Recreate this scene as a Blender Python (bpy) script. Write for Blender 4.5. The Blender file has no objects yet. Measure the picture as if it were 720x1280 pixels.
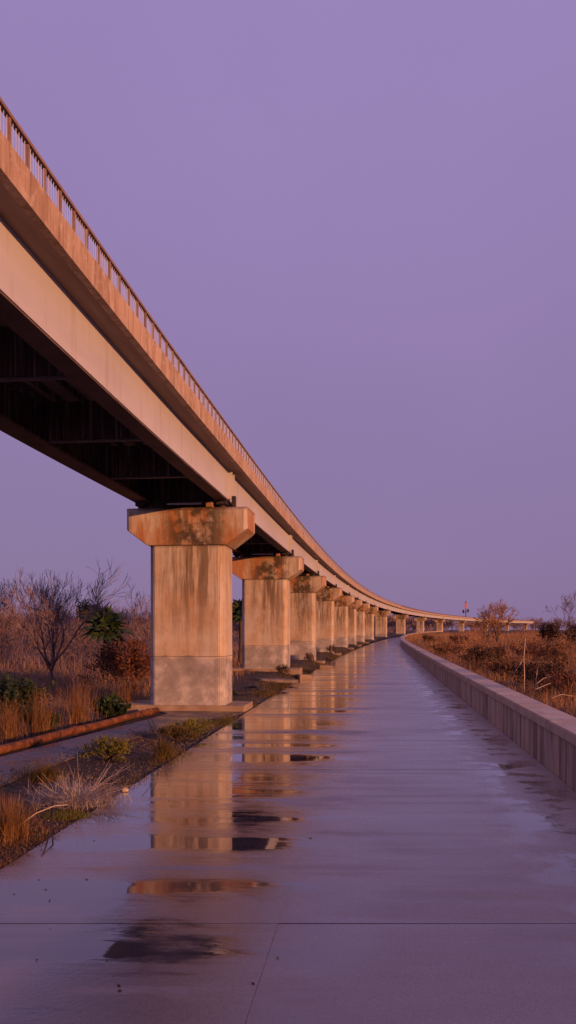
import bpy, bmesh, math, random
import numpy as np
from mathutils import Vector, Matrix

random.seed(7)
RNG = np.random.default_rng(11)
S = bpy.context.scene
COL = S.collection
R = math.radians

# ------------------------------------------------------------------ camera measurements
F_PX, HOR, EYE = 1000.0, 787.0, 2.0
YAW = math.atan(0.110)
CS, SN = math.cos(YAW), math.sin(YAW)


def world_xy(u, depth):
    """survey of the photograph: column u seen at a given distance -> place on the ground plan"""
    a = (u - 360.0) / F_PX
    return depth * (a * CS - SN), depth * (CS + a * SN)


def ground_xy(u, v, z=0.0):
    return world_xy(u, F_PX * (EYE - z) / (v - HOR))


# ------------------------------------------------------------------ plan curves and terrain
def sstep(a, b, x):
    t = np.clip((np.asarray(x, float) - a) / (b - a), 0, 1)
    return t * t * (3 - 2 * t)


def cx(y):
    d = np.maximum(0, np.asarray(y, float) - 20)
    return -4.60 + 0.00045 * d ** 2 + 1.8e-7 * d ** 3


def cxp(y):
    d = np.maximum(0, np.asarray(y, float) - 20)
    return 0.0009 * d + 5.4e-7 * d ** 2


def path_l(y):
    return cx(y) + 1.50


def path_r(y):
    y = np.asarray(y, float)
    a = 2.45 + 0.0006 * np.maximum(0, y - 70) ** 2
    b = path_l(y) + 2.8
    return 0.5 * (a + b + np.sqrt((a - b) ** 2 + 0.15))-0.04


def grade(y):
    return 0.9 * sstep(20, 190, y)


def lump(x, y):
    return (np.sin(x * 0.71 + 1.3) * np.sin(y * 0.53 + 0.4) + 0.5 * np.sin(x * 1.9 + y * 1.3) * np.sin(y * 2.1 - x)) / 1.5


def terrain(x, y):
    x = np.asarray(x, float)
    y = np.asarray(y, float)
    g = grade(y)
    l, r = path_l(y), path_r(y)
    dl = l - x
    dr = x - (r + 0.35)
    bank = 0.30 * sstep(20.5, 31, y) * sstep(0.0, 0.9, dl)
    left = g + bank + sstep(0.1, 2, dl) * 0.02 * lump(x * 3, y * 3) + sstep(4, 14, dl) * 0.12 * lump(x, y) - 0.015
    right = g + 0.50 + 0.12 * sstep(0, 8, dr) + 0.10 * lump(x, y) * sstep(0, 3, dr)
    mid = g - 0.04
    z = np.where(dl > 0, left, np.where(dr > 0, right, mid))
    return z


# ------------------------------------------------------------------ object helpers
def tag(o, label=None, cat=None, group=None, kind=None):
    if label: o['label'] = label
    if cat: o['category'] = cat
    if group: o['group'] = group
    if kind: o['kind'] = kind
    return o


def empty(name, loc=(0, 0, 0), rz=0.0):
    o = bpy.data.objects.new(name, None)
    o.empty_display_size = 0.3
    o.location = loc
    o.rotation_euler = (0, 0, rz)
    COL.objects.link(o)
    return o


def link_mesh(name, me, m, parent=None):
    o = bpy.data.objects.new(name, me)
    COL.objects.link(o)
    if m is not None and not me.materials:
        me.materials.append(m)
    if parent is not None:
        o.parent = parent
    return o


def from_bm(name, bm, m, parent=None, smooth=False):
    me = bpy.data.meshes.new(name)
    bmesh.ops.recalc_face_normals(bm, faces=bm.faces)
    bm.to_mesh(me)
    bm.free()
    if smooth:
        me.polygons.foreach_set('use_smooth', [True] * len(me.polygons))
    return link_mesh(name, me, m, parent)


class Geo:
    """gathers vertex and face arrays and writes them out as one mesh"""
    def __init__(s):
        s.v, s.q, s.t, s.n = [], [], [], 0

    def add(s, v, q=None, t=None):
        v = np.asarray(v, float).reshape(-1, 3)
        if q is not None and len(q): s.q.append(np.asarray(q, np.int64).reshape(-1, 4) + s.n)
        if t is not None and len(t): s.t.append(np.asarray(t, np.int64).reshape(-1, 3) + s.n)
        s.v.append(v)
        s.n += len(v)

    def merge(s, g, M=None):
        v, q, t = g.arrays()
        if M is not None:
            v = v @ M[:3, :3].T + M[:3, 3]
        s.add(v, q, t)

    def arrays(s):
        v = np.concatenate(s.v) if s.v else np.zeros((0, 3))
        q = np.concatenate(s.q) if s.q else np.zeros((0, 4), np.int64)
        t = np.concatenate(s.t) if s.t else np.zeros((0, 3), np.int64)
        return v, q, t

    def mesh(s, name, smooth=False):
        v, q, t = s.arrays()
        me = bpy.data.meshes.new(name)
        me.vertices.add(len(v))
        me.vertices.foreach_set('co', v.astype(np.float32).ravel())
        nl = len(q) * 4 + len(t) * 3
        me.loops.add(nl)
        me.loops.foreach_set('vertex_index', np.concatenate([q.ravel(), t.ravel()]).astype(np.int32))
        me.polygons.add(len(q) + len(t))
        st = np.concatenate([np.arange(len(q)) * 4, len(q) * 4 + np.arange(len(t)) * 3]).astype(np.int32)
        me.polygons.foreach_set('loop_start', st)
        me.polygons.foreach_set('use_smooth', np.full(len(q) + len(t), smooth))
        me.update(calc_edges=True)
        me.validate()
        return me

    def build(s, name, m, parent=None, smooth=False):
        return link_mesh(name, s.mesh(name, smooth), m, parent)


def xf(loc, rz=0.0, sc=1.0, szz=None):
    M = np.eye(4)
    c, s_ = math.cos(rz), math.sin(rz)
    M[:3, :3] = np.array([[c, -s_, 0], [s_, c, 0], [0, 0, 1]]) * sc
    if szz: M[2, 2] = szz
    M[:3, 3] = loc
    return M


def segs_geo(g, P0, P1, R0, R1, sides=3):
    P0, P1 = np.asarray(P0, float), np.asarray(P1, float)
    R0, R1 = np.asarray(R0, float), np.asarray(R1, float)
    n = len(P0)
    if n == 0: return
    d = P1 - P0
    d /= np.maximum(np.linalg.norm(d, axis=1, keepdims=True), 1e-9)
    ref = np.where(np.abs(d[:, 2:3]) < 0.9, np.array([[0, 0, 1.0]]), np.array([[1.0, 0, 0]]))
    a = np.cross(d, ref)
    a /= np.linalg.norm(a, axis=1, keepdims=True)
    b = np.cross(d, a)
    ang = np.arange(sides) * 2 * math.pi / sides
    ca, sa = np.cos(ang), np.sin(ang)
    ring = a[:, None, :] * ca[None, :, None] + b[:, None, :] * sa[None, :, None]
    v0 = P0[:, None, :] + ring * R0[:, None, None]
    v1 = P1[:, None, :] + ring * R1[:, None, None]
    V = np.concatenate([v0, v1], axis=1)
    base = np.arange(n)[:, None] * (2 * sides)
    i = np.arange(sides)
    j = (i + 1) % sides
    q = np.stack([base + i, base + j, base + sides + j, base + sides + i], axis=2)
    g.add(V, q.reshape(-1, 4))


def polyline_tube(g, pts, radii, sides=8, cap=True):
    pts = np.asarray(pts, float)
    n = len(pts)
    radii = np.broadcast_to(np.asarray(radii, float), (n,))
    tan = np.gradient(pts, axis=0)
    tan /= np.maximum(np.linalg.norm(tan, axis=1, keepdims=True), 1e-9)
    ref = np.array([0, 0, 1.0]) if abs(tan[0, 2]) < 0.85 else np.array([1.0, 0, 0])
    a = np.cross(tan, ref)
    a /= np.linalg.norm(a, axis=1, keepdims=True)
    b = np.cross(tan, a)
    ang = np.arange(sides) * 2 * math.pi / sides
    V = pts[:, None, :] + (a[:, None, :] * np.cos(ang)[None, :, None] + b[:, None, :] * np.sin(ang)[None, :, None]) * radii[:, None, None]
    k = np.arange(n - 1)[:, None] * sides
    i = np.arange(sides)
    j = (i + 1) % sides
    q = np.stack([k + i, k + j, k + sides + j, k + sides + i], axis=2).reshape(-1, 4)
    V = V.reshape(-1, 3)
    t = None
    if cap:
        V = np.concatenate([V, pts[:1], pts[-1:]])
        c0, c1 = n * sides, n * sides + 1
        t = [(c0, jj, ii) for ii, jj in zip(i, j)] + [(c1, (n - 1) * sides + ii, (n - 1) * sides + jj) for ii, jj in zip(i, j)]
    g.add(V, q, t)


def box_geo(g, x0, x1, y0, y1, z0, z1, M=None):
    v = np.array([(x, y, z) for z in (z0, z1) for y in (y0, y1) for x in (x0, x1)], float)
    if M is not None: v = v @ M[:3, :3].T + M[:3, 3]
    q = [(0, 2, 3, 1), (4, 5, 7, 6), (0, 1, 5, 4), (2, 6, 7, 3), (0, 4, 6, 2), (1, 3, 7, 5)]
    g.add(v, q)


def box_bm(x0, x1, y0, y1, z0, z1, bevel=0.0, seg=1):
    bm = bmesh.new()
    bmesh.ops.create_cube(bm, size=1)
    for v in bm.verts:
        v.co = Vector((x0 if v.co.x < 0 else x1, y0 if v.co.y < 0 else y1, z0 if v.co.z < 0 else z1))
    if bevel:
        bmesh.ops.bevel(bm, geom=list(bm.edges), offset=bevel, segments=seg, affect='EDGES', profile=0.5)
    return bm


# ------------------------------------------------------------------ material helpers
class MB:
    def __init__(s, name):
        s.m = bpy.data.materials.new(name)
        s.m.use_nodes = True
        s.nt = s.m.node_tree
        s.p = s.nt.nodes['Principled BSDF']
        s.co = None

    def n(s, t, **kw):
        x = s.nt.nodes.new(t)
        for k, v in kw.items(): setattr(x, k, v)
        return x

    def l(s, a, b):
        s.nt.links.new(a, b)

    def coords(s, kind='Object', scale=(1, 1, 1), jitter=True):
        if kind == 'World':
            src = s.n('ShaderNodeNewGeometry').outputs['Position']
        else:
            src = s.n('ShaderNodeTexCoord').outputs[kind]
        if jitter:
            oi = s.n('ShaderNodeObjectInfo')
            mu = s.n('ShaderNodeMath', operation='MULTIPLY')
            mu.inputs[1].default_value = 37.0
            s.l(oi.outputs['Random'], mu.inputs[0])
            ad = s.n('ShaderNodeVectorMath', operation='ADD')
            s.l(src, ad.inputs[0])
            s.l(mu.outputs[0], ad.inputs[1])
            src = ad.outputs[0]
        mp = s.n('ShaderNodeVectorMath', operation='MULTIPLY')
        mp.inputs[1].default_value = scale
        s.l(src, mp.inputs[0])
        return mp.outputs[0]

    def noise(s, vec, scale, detail=4, rough=0.55, dist=0.0):
        x = s.n('ShaderNodeTexNoise')
        x.inputs['Scale'].default_value = scale
        x.inputs['Detail'].default_value = detail
        x.inputs['Roughness'].default_value = rough
        x.inputs['Distortion'].default_value = dist
        s.l(vec, x.inputs['Vector'])
        return x.outputs['Fac']

    def ramp(s, fac, stops):
        x = s.n('ShaderNodeValToRGB')
        e = x.color_ramp.elements
        while len(e) < len(stops): e.new(0.5)
        for k, (pos, c) in enumerate(stops):
            e[k].position = pos
            if not hasattr(c, '__len__'): c = (c, c, c)
            e[k].color = (*c, 1)
        s.l(fac, x.inputs['Fac'])
        return x.outputs['Color']

    def mix(s, fac, a, b, mode='MIX'):
        x = s.n('ShaderNodeMix', data_type='RGBA', blend_type=mode)
        for sock, val in ((x.inputs[0], fac), (x.inputs[6], a), (x.inputs[7], b)):
            if isinstance(val, bpy.types.NodeSocket): s.l(val, sock)
            elif hasattr(val, '__len__'): sock.default_value = (*val, 1)
            else: sock.default_value = val
        return x.outputs[2]

    def math(s, op, a, b=0.0, clamp=False):
        x = s.n('ShaderNodeMath', operation=op, use_clamp=clamp)
        for sock, val in ((x.inputs[0], a), (x.inputs[1], b)):
            if isinstance(val, bpy.types.NodeSocket): s.l(val, sock)
            else: sock.default_value = val
        return x.outputs[0]

    def remap(s, v, a, b, c=0.0, d=1.0):
        x = s.n('ShaderNodeMapRange')
        x.interpolation_type = 'SMOOTHSTEP'
        s.l(v, x.inputs[0])
        for k, val in zip((1, 2, 3, 4), (a, b, c, d)): x.inputs[k].default_value = val
        return x.outputs[0]

    def sep(s, vec):
        x = s.n('ShaderNodeSeparateXYZ')
        s.l(vec, x.inputs[0])
        return x.outputs

    def bump(s, h, strength=0.3, dist=0.01, prev=None):
        x = s.n('ShaderNodeBump')
        x.inputs['Strength'].default_value = strength
        x.inputs['Distance'].default_value = dist
        s.l(h, x.inputs['Height'])
        if prev is not None: s.l(prev, x.inputs['Normal'])
        s.l(x.outputs['Normal'], s.p.inputs['Normal'])
        return x.outputs['Normal']

    def set(s, base=None, rough=None, metal=None, spec=None):
        for nm, val in (('Base Color', base), ('Roughness', rough), ('Metallic', metal), ('Specular IOR Level', spec)):
            if val is None: continue
            sock = s.p.inputs[nm]
            if isinstance(val, bpy.types.NodeSocket): s.l(val, sock)
            elif hasattr(val, '__len__'): sock.default_value = (*val, 1)
            else: sock.default_value = val
        return s.m


def pier_concrete(name, cap=False):
    b = MB(name)
    raw = b.coords('Object', jitter=False)
    x, y, z = b.sep(raw)
    c = b.coords('Object')
    st = b.coords('Object', (1, 1, 0.07))
    patch = b.noise(c, 1.1, 5, 0.6)
    mott = b.noise(c, 4.5, 6, 0.65)
    streak = b.noise(st, 4.6, 6, 0.7)
    fine = b.noise(st, 19, 4, 0.6)
    pit = b.noise(c, 60, 2, 0.5)
    base = b.ramp(patch, [(0.30, (0.39, 0.25, 0.145)), (0.46, (0.45, 0.335, 0.235)), (0.62, (0.50, 0.42, 0.335))])
    base = b.mix(b.remap(mott, 0.45, 0.75, 0, 0.35), base, (0.25, 0.18, 0.13))
    if not cap:
        up = b.remap(z, 1.2, 3.6, 0.15, 1.0)
    else:
        up = b.remap(z, 3.9, 4.7, 0.55, 1.0)
    mid = b.remap(b.math('ABSOLUTE', b.math('ADD', x, -0.18)), 0.10, 1.0, 1.0, 0.12)
    s1 = b.math('MULTIPLY', b.remap(streak, 0.42, 0.58), up)
    s1 = b.math('MULTIPLY', s1, mid, True)
    base = b.mix(b.math('MULTIPLY', s1, 0.82), base, (0.085, 0.05, 0.032))
    s2 = b.math('MULTIPLY', b.remap(fine, 0.48, 0.62), b.math('MULTIPLY', up, 0.42))
    base = b.mix(s2, base, (0.15, 0.095, 0.06))
    bl = b.noise(b.coords('Object', (1, 1, 0.35)), 1.5, 6, 0.65)
    base = b.mix(b.remap(bl, 0.52, 0.66, 0, 0.6), base, (0.45, 0.40, 0.36))
    base = b.mix(b.remap(bl, 0.44, 0.32, 0, 0.3), base, (0.20, 0.125, 0.075))
    if cap:
        rust = b.math('MULTIPLY', b.remap(b.noise(b.coords('Object', (1, 1, 0.22)), 1.9, 5, 0.65), 0.44, 0.60), 0.80)
        base = b.mix(rust, base, (0.34, 0.125, 0.032))
        blot = b.math('MULTIPLY', b.remap(b.noise(c, 2.3, 6, 0.7), 0.40, 0.56), b.remap(b.math('ABSOLUTE', b.math('ADD', x, -0.22)), 0.30, 1.05, 0.95, 0.0))
        base = b.mix(blot, base, (0.06, 0.042, 0.03))
        edge = b.remap(z, 4.86, 4.99, 0.0, 0.6)
        base = b.mix(edge, base, (0.10, 0.065, 0.045))
    else:
        tide = b.math('ADD', z, b.math('MULTIPLY', b.math('ADD', patch, -0.5), 0.5))
        low = b.remap(tide, 1.28, 1.36, 0.9, 0.0)
        lowc = b.ramp(b.noise(c, 2.2, 6, 0.65), [(0.32, (0.19, 0.165, 0.16)), (0.5, (0.27, 0.24, 0.23)), (0.62, (0.43, 0.38, 0.36))])
        base = b.mix(low, base, lowc)
        foot = b.math('MULTIPLY', b.remap(tide, 0.2, 0.6, 1, 0), b.remap(mott, 0.4, 0.6))
        base = b.mix(b.math('MULTIPLY', foot, 0.5), base, (0.46, 0.41, 0.38))
        jt = b.remap(b.math('ABSOLUTE', b.math('ADD', z, -1.345)), 0.004, 0.014, 0.75, 0.0)
        base = b.mix(jt, base, (0.10, 0.07, 0.05))
        topj = b.remap(z, 3.98, 4.06, 0.0, 0.5)
        base = b.mix(topj, base, (0.12, 0.08, 0.06))
    nb = b.bump(pit, 0.25, 0.006)
    b.bump(mott, 0.25, 0.02, nb)
    return b.set(base, b.remap(patch, 0.3, 0.7, 0.75, 0.9), spec=0.25)


def plain(name, c0, c1, scale=3.0, rough=0.85, stretch=(1, 1, 1), bump=0.0, spec=0.3, metal=0.0, bscale=30, kind='Object'):
    b = MB(name)
    v = b.coords(kind, stretch)
    n1 = b.noise(v, scale, 6, 0.62)
    base = b.ramp(n1, [(0.3, c0), (0.7, c1)])
    if bump:
        b.bump(b.noise(b.coords(kind), bscale, 4, 0.6), bump, 0.01)
    return b.set(base, rough, metal, spec)


def leafy(name, cols, rough=0.7, trans=0.25, patch_scale=0.9):
    """colour differs from leaf to leaf and from clump to clump"""
    b = MB(name)
    g = b.n('ShaderNodeNewGeometry')
    k = len(cols)
    rnd = b.ramp(g.outputs['Random Per Island'], [(i / max(1, k - 1), c) for i, c in enumerate(cols)])
    n1 = b.noise(b.coords('World', jitter=False), patch_scale, 3)
    dark = tuple(sum(c[i] for c in cols) / k * 0.55 for i in range(3))
    base = b.mix(b.remap(n1, 0.42, 0.62, 0.0, 0.55), rnd, dark)
    m = b.set(base, rough, spec=0.25)
    if trans:
        tr = b.n('ShaderNodeBsdfTranslucent')
        b.l(base, tr.inputs['Color'])
        ms = b.n('ShaderNodeMixShader')
        ms.inputs[0].default_value = trans
        b.l(b.p.outputs[0], ms.inputs[1])
        b.l(tr.outputs[0], ms.inputs[2])
        out = [x for x in b.nt.nodes if x.type == 'OUTPUT_MATERIAL'][0]
        b.l(ms.outputs[0], out.inputs['Surface'])
    return m


M = {}
M['shaft'] = pier_concrete('pier_concrete')
M['cap'] = pier_concrete('cap_concrete', True)
M['plinth'] = plain('plinth_concrete', (0.20, 0.13, 0.08), (0.36, 0.26, 0.18), 2.5, 0.9, bump=0.4)
M['iron'] = plain('bearing_iron', (0.015, 0.012, 0.012), (0.05, 0.035, 0.03), 6, 0.6, bump=0.2)
M['block'] = plain('packing_block', (0.25, 0.11, 0.05), (0.34, 0.17, 0.09), 6, 0.85)


def edge_beam_mat():
    b = MB('edge_beam_concrete')
    c = b.coords('World', jitter=False)
    st = b.coords('World', (1, 1, 0.10), jitter=False)
    patch = b.noise(c, 0.9, 5)
    streak = b.noise(st, 4.5, 5, 0.6)
    fine = b.noise(st, 16, 4, 0.6)
    base = b.ramp(patch, [(0.3, (0.36, 0.235, 0.165)), (0.7, (0.48, 0.345, 0.26))])
    base = b.mix(b.remap(streak, 0.46, 0.60, 0, 0.5), base, (0.22, 0.12, 0.07))
    base = b.mix(b.remap(fine, 0.50, 0.64, 0, 0.4), base, (0.12, 0.07, 0.05))
    base = b.mix(b.remap(b.noise(c, 7, 6, 0.7), 0.5, 0.66, 0, 0.6), base, (0.50, 0.40, 0.33))
    b.bump(b.noise(c, 40, 3), 0.25, 0.006)
    return b.set(base, 0.85, spec=0.25)


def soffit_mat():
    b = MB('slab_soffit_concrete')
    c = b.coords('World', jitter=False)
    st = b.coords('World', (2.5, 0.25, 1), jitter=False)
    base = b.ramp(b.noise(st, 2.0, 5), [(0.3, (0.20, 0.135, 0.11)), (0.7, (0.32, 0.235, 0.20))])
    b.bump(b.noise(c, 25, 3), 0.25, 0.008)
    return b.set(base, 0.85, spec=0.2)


def girder_mat():
    b = MB('painted_girder')
    c = b.coords('World', jitter=False)
    st = b.coords('World', (1, 1, 0.12), jitter=False)
    lg = b.coords('World', (1, 0.12, 1), jitter=False)
    base = b.ramp(b.noise(lg, 1.8, 5), [(0.3, (0.40, 0.375, 0.395)), (0.7, (0.47, 0.45, 0.475))])
    base = b.mix(b.remap(b.noise(st, 5, 5, 0.6), 0.52, 0.75, 0, 0.35), base, (0.27, 0.17, 0.12))
    base = b.mix(b.remap(b.noise(c, 9, 6, 0.7), 0.66, 0.74, 0, 0.6), base, (0.20, 0.10, 0.05))
    b.bump(b.noise(c, 3, 4), 0.12, 0.02)
    return b.set(base, 0.55, spec=0.35)


def dark_steel_mat():
    b = MB('weathered_dark_steel')
    c = b.coords('World', jitter=False)
    st = b.coords('World', (7, 7, 0.25), jitter=False)
    s1 = b.noise(st, 2.2, 4, 0.6)
    base = b.ramp(s1, [(0.38, (0.04, 0.026, 0.023)), (0.54, (0.10, 0.066, 0.058)), (0.64, (0.26, 0.20, 0.20))])
    b.bump(s1, 0.4, 0.02)
    return b.set(base, 0.75, spec=0.25)


M['edge'] = edge_beam_mat()
M['soffit'] = soffit_mat()
M['girder'] = girder_mat()
M['dark'] = dark_steel_mat()
M['strut'] = plain('strut_steel', (0.10, 0.08, 0.085), (0.17, 0.14, 0.15), 4, 0.6)
M['lowflange'] = plain('flange_steel', (0.10, 0.06, 0.048), (0.17, 0.105, 0.08), 2, 0.7)
M['post'] = plain('rail_post', (0.17, 0.105, 0.085), (0.29, 0.19, 0.155), 5, 0.8, bump=0.2)
M['rail'] = plain('rail_bar', (0.17, 0.095, 0.07), (0.28, 0.17, 0.125), 5, 0.7)
M['bars'] = plain('pale_rail_bars', (0.46, 0.44, 0.52), (0.58, 0.56, 0.64), 5, 0.5)


def path_mat():
    b = MB('wet_concrete')
    raw = b.coords('World', jitter=False)
    x, y, z = b.sep(raw)
    wide = b.coords('World', (0.62, 1.0, 1.0), jitter=False)
    big = b.noise(wide, 0.55, 5, 0.60, 0.3)
    band = b.noise(b.coords('World', (0.22, 1.0, 1.0), jitter=False), 1.5, 5, 0.65)
    small = b.noise(b.coords('World', (0.5, 1.0, 1.0), jitter=False), 3.4, 5, 0.65)
    grit = b.noise(raw, 110, 3, 0.6)
    grit2 = b.noise(raw, 30, 4, 0.6)
    # water gathers on the left half of the walk, and in hollows beside the wall
    yb = b.math('SUBTRACT', y, b.math('MULTIPLY', x, 0.11))
    cb = b.n('ShaderNodeCombineXYZ')
    b.l(b.math('MULTIPLY', x, 0.05), cb.inputs[0])
    b.l(yb, cb.inputs[1])
    strip = b.noise(cb.outputs[0], 1.25, 4, 0.6)
    thin = b.noise(cb.outputs[0], 4.5, 3, 0.6)
    lean = b.remap(x, -2.2, 0.3, 0.052, -0.028)
    lean = b.math('ADD', lean, b.remap(y, 4.4, 7.2, -0.022, 0.015))
    wl = b.math('ADD', b.math('MULTIPLY', big, 0.30), b.math('MULTIPLY', band, 0.20))
    wl = b.math('ADD', wl, b.math('ADD', 0.25, b.math('MULTIPLY', b.math('ADD', strip, -0.5), 0.75)))
    wl = b.math('ADD', wl, b.math('MULTIPLY', b.math('ADD', small, -0.5), 0.24))
    wl = b.math('ADD', wl, lean)
    # the right half only carries an even thin film with faint cross streaks
    hol = b.noise(b.coords('World', (0.9, 1.0, 1.0), jitter=False), 1.7, 5, 0.6)
    gut = b.math('MULTIPLY', b.remap(b.math('ABSOLUTE', b.math('ADD', x, -1.80)), 0.15, 0.70, 1.0, 0.0), b.remap(hol, 0.46, 0.60, -0.01, 0.13))
    wr = b.math('ADD', b.math('MULTIPLY', b.math('ADD', thin, -0.5), 0.10), b.math('MULTIPLY', b.math('ADD', big, -0.5), 0.10))
    wr = b.math('ADD', b.math('ADD', wr, 0.462), gut)
    wr = b.math('ADD', wr, b.remap(x, 1.6, 2.4, 0.0, -0.04))
    wr = b.math('ADD', wr, b.remap(y, 4.5, 8.5, -0.035, 0.0))
    lm = b.remap(x, -1.1, 0.3, 1.0, 0.0)
    w = b.math('ADD', b.math('MULTIPLY', wl, lm), b.math('MULTIPLY', wr, b.math('SUBTRACT', 1.0, lm)))
    pud = b.remap(w, 0.475, 0.600)
    soak = b.math('MULTIPLY', b.remap(y, 5.6, 7.6, 0.075, 0.0), lm)
    damp = b.remap(b.math('ADD', w, soak), 0.39, 0.50)
    tone = b.noise(b.coords('World', (0.5, 0.8, 1), jitter=False), 0.9, 6, 0.65)
    dry = b.ramp(tone, [(0.3, (0.29, 0.213, 0.195)), (0.5, (0.36, 0.275, 0.252)), (0.7, (0.42, 0.33, 0.305))])
    dry = b.mix(b.remap(b.noise(raw, 48, 4, 0.7), 0.5, 0.7, 0.0, 0.45), dry, (0.17, 0.125, 0.115))
    dry = b.mix(b.remap(grit, 0.35, 0.7, 0.0, 0.45), dry, (0.15, 0.11, 0.10))
    wet = b.mix(0.48, dry, (0.09, 0.066, 0.060))
    base = b.mix(damp, dry, wet)
    base = b.mix(pud, base, (0.075, 0.055, 0.052))
    r = b.math('MULTIPLY', b.math('SUBTRACT', 1.0, pud), b.remap(damp, 0, 1, 0.55, 0.22))
    r = b.math('ADD', r, 0.03)
    # thin film everywhere: coat gives the sheen of rain-wet concrete
    b.l(b.math('ADD', b.remap(damp, 0, 1, 0.12, 0.65), b.math('MULTIPLY', pud, 0.3)), b.p.inputs['Coat Weight'])
    b.p.inputs['Coat IOR'].default_value = 1.45
    cr = b.math('ADD', b.math('MULTIPLY', b.math('SUBTRACT', 1.0, pud), b.remap(damp, 0, 1, 0.40, 0.105)), 0.028)
    b.l(cr, b.p.inputs['Coat Roughness'])
    inv = b.math('SUBTRACT', 1.0, pud)
    h = b.math('MULTIPLY', b.math('ADD', b.math('MULTIPLY', grit, 0.5), grit2), inv)
    bn = b.n('ShaderNodeBump')
    bn.inputs['Strength'].default_value = 0.40
    bn.inputs['Distance'].default_value = 0.004
    b.l(h, bn.inputs['Height'])
    b2 = b.n('ShaderNodeBump')
    b2.inputs['Strength'].default_value = 0.10
    b2.inputs['Distance'].default_value = 0.010
    b.l(b.noise(b.coords('World', (0.5, 1.2, 1), jitter=False), 2.6, 3), b2.inputs['Height'])
    b.l(bn.outputs[0], b2.inputs['Normal'])
    b.l(b2.outputs[0], b.p.inputs['Normal'])
    b.l(bn.outputs[0], b.p.inputs['Coat Normal'])
    return b.set(base, r, spec=0.5)


def wall_mat(name, top=False):
    b = MB(name)
    c = b.coords('World', jitter=False)
    st = b.coords('World', (1, 1, 0.06), jitter=False)
    patch = b.noise(c, 1.6, 6, 0.6)
    base = b.ramp(patch, [(0.3, (0.36, 0.265, 0.195)), (0.7, (0.51, 0.39, 0.30))])
    if top:
        base = b.mix(b.remap(b.noise(c, 5, 6, 0.7), 0.5, 0.7, 0, 0.5), base, (0.16, 0.125, 0.115))
        b.bump(b.noise(c, 45, 4), 0.35, 0.008)
    else:
        base = b.mix(b.remap(b.noise(st, 4.2, 6, 0.72), 0.42, 0.60, 0, 0.85), base, (0.13, 0.088, 0.075))
        base = b.mix(b.remap(b.noise(st, 2.0, 5, 0.65), 0.5, 0.62, 0, 0.5), base, (0.46, 0.38, 0.33))
        b.bump(b.noise(st, 9, 4), 0.5, 0.02)
    return b.set(base, 0.8, spec=0.3)


def ground_mat():
    b = MB('soil_and_litter')
    c = b.coords('World', jitter=False)
    n1 = b.noise(c, 0.7, 6, 0.62)
    n2 = b.noise(c, 9, 5, 0.65)
    n3 = b.noise(c, 45, 4, 0.6)
    base = b.ramp(n2, [(0.3, (0.030, 0.019, 0.016)), (0.55, (0.065, 0.042, 0.032)), (0.75, (0.15, 0.105, 0.08))])
    base = b.mix(b.remap(n1, 0.50, 0.60, 0, 0.55), base, (0.105, 0.055, 0.028))
    base = b.mix(b.remap(b.noise(c, 1.7, 5, 0.6), 0.57, 0.66, 0, 0.7), base, (0.045, 0.055, 0.018))
    nb = b.bump(n3, 0.6, 0.02)
    b.bump(n2, 0.7, 0.06, nb)
    return b.set(base, 0.9, spec=0.2)


M['path'] = path_mat()
M['wall'] = wall_mat('wall_concrete')
M['coping'] = wall_mat('coping_concrete', True)
M['ground'] = ground_mat()


def lane_mat():
    b = MB('wet_asphalt')
    c = b.coords('World', jitter=False)
    n1 = b.noise(c, 1.1, 5)
    base = b.ramp(b.noise(c, 7, 5), [(0.3, (0.06, 0.05, 0.054)), (0.7, (0.115, 0.097, 0.102))])
    b.bump(b.noise(c, 60, 3), 0.25, 0.006)
    return b.set(base, b.remap(n1, 0.40, 0.62, 0.48, 0.18), spec=0.4)


def rust_mat():
    b = MB('rusty_iron')
    c = b.coords('Object')
    base = b.ramp(b.noise(c, 5, 6, 0.7), [(0.3, (0.035, 0.014, 0.009)), (0.5, (0.12, 0.04, 0.016)), (0.7, (0.25, 0.09, 0.032))])
    b.bump(b.noise(c, 35, 4), 0.4, 0.008)
    return b.set(base, 0.8, spec=0.3)


M['lane'] = lane_mat()
M['rust'] = rust_mat()
M['bark'] = plain('grey_brown_bark', (0.045, 0.027, 0.024), (0.10, 0.062, 0.05), 8, 0.9, (1, 1, 0.3), bump=0.4)
M['palebark'] = plain('mauve_brown_bark', (0.10, 0.06, 0.052), (0.17, 0.105, 0.09), 8, 0.9, (1, 1, 0.3), bump=0.4)
M['twig'] = leafy('bare_twigs', [(0.06, 0.034, 0.030), (0.10, 0.058, 0.048), (0.14, 0.085, 0.07)], 0.85, 0.0, 0.5)
M['scrub'] = leafy('winter_scrub_twigs', [(0.15, 0.092, 0.09), (0.21, 0.135, 0.13), (0.27, 0.18, 0.175)], 0.9, 0.0, 0.25)
M['fieldscrub'] = leafy('russet_scrub_twigs', [(0.24, 0.115, 0.06), (0.33, 0.165, 0.085), (0.41, 0.225, 0.12)], 0.9, 0.0, 0.3)
M['reed'] = leafy('dry_straw', [(0.22, 0.10, 0.035), (0.33, 0.165, 0.06), (0.27, 0.12, 0.04), (0.42, 0.25, 0.11)], 0.75, 0.3)
M['russet'] = leafy('russet_grass', [(0.42, 0.18, 0.06), (0.54, 0.27, 0.095), (0.34, 0.14, 0.05), (0.60, 0.38, 0.18)], 0.8, 0.3, 0.5)
M['palegrass'] = leafy('bleached_grass', [(0.38, 0.31, 0.30), (0.50, 0.42, 0.40), (0.30, 0.23, 0.21)], 0.75, 0.25, 3.0)
M['green'] = leafy('dark_green_leaves', [(0.018, 0.032, 0.014), (0.032, 0.055, 0.022), (0.05, 0.075, 0.03)], 0.5, 0.2)
M['oliveleaf'] = leafy('olive_evergreen_leaves', [(0.08, 0.075, 0.03), (0.12, 0.105, 0.045)], 0.6, 0.2)
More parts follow.
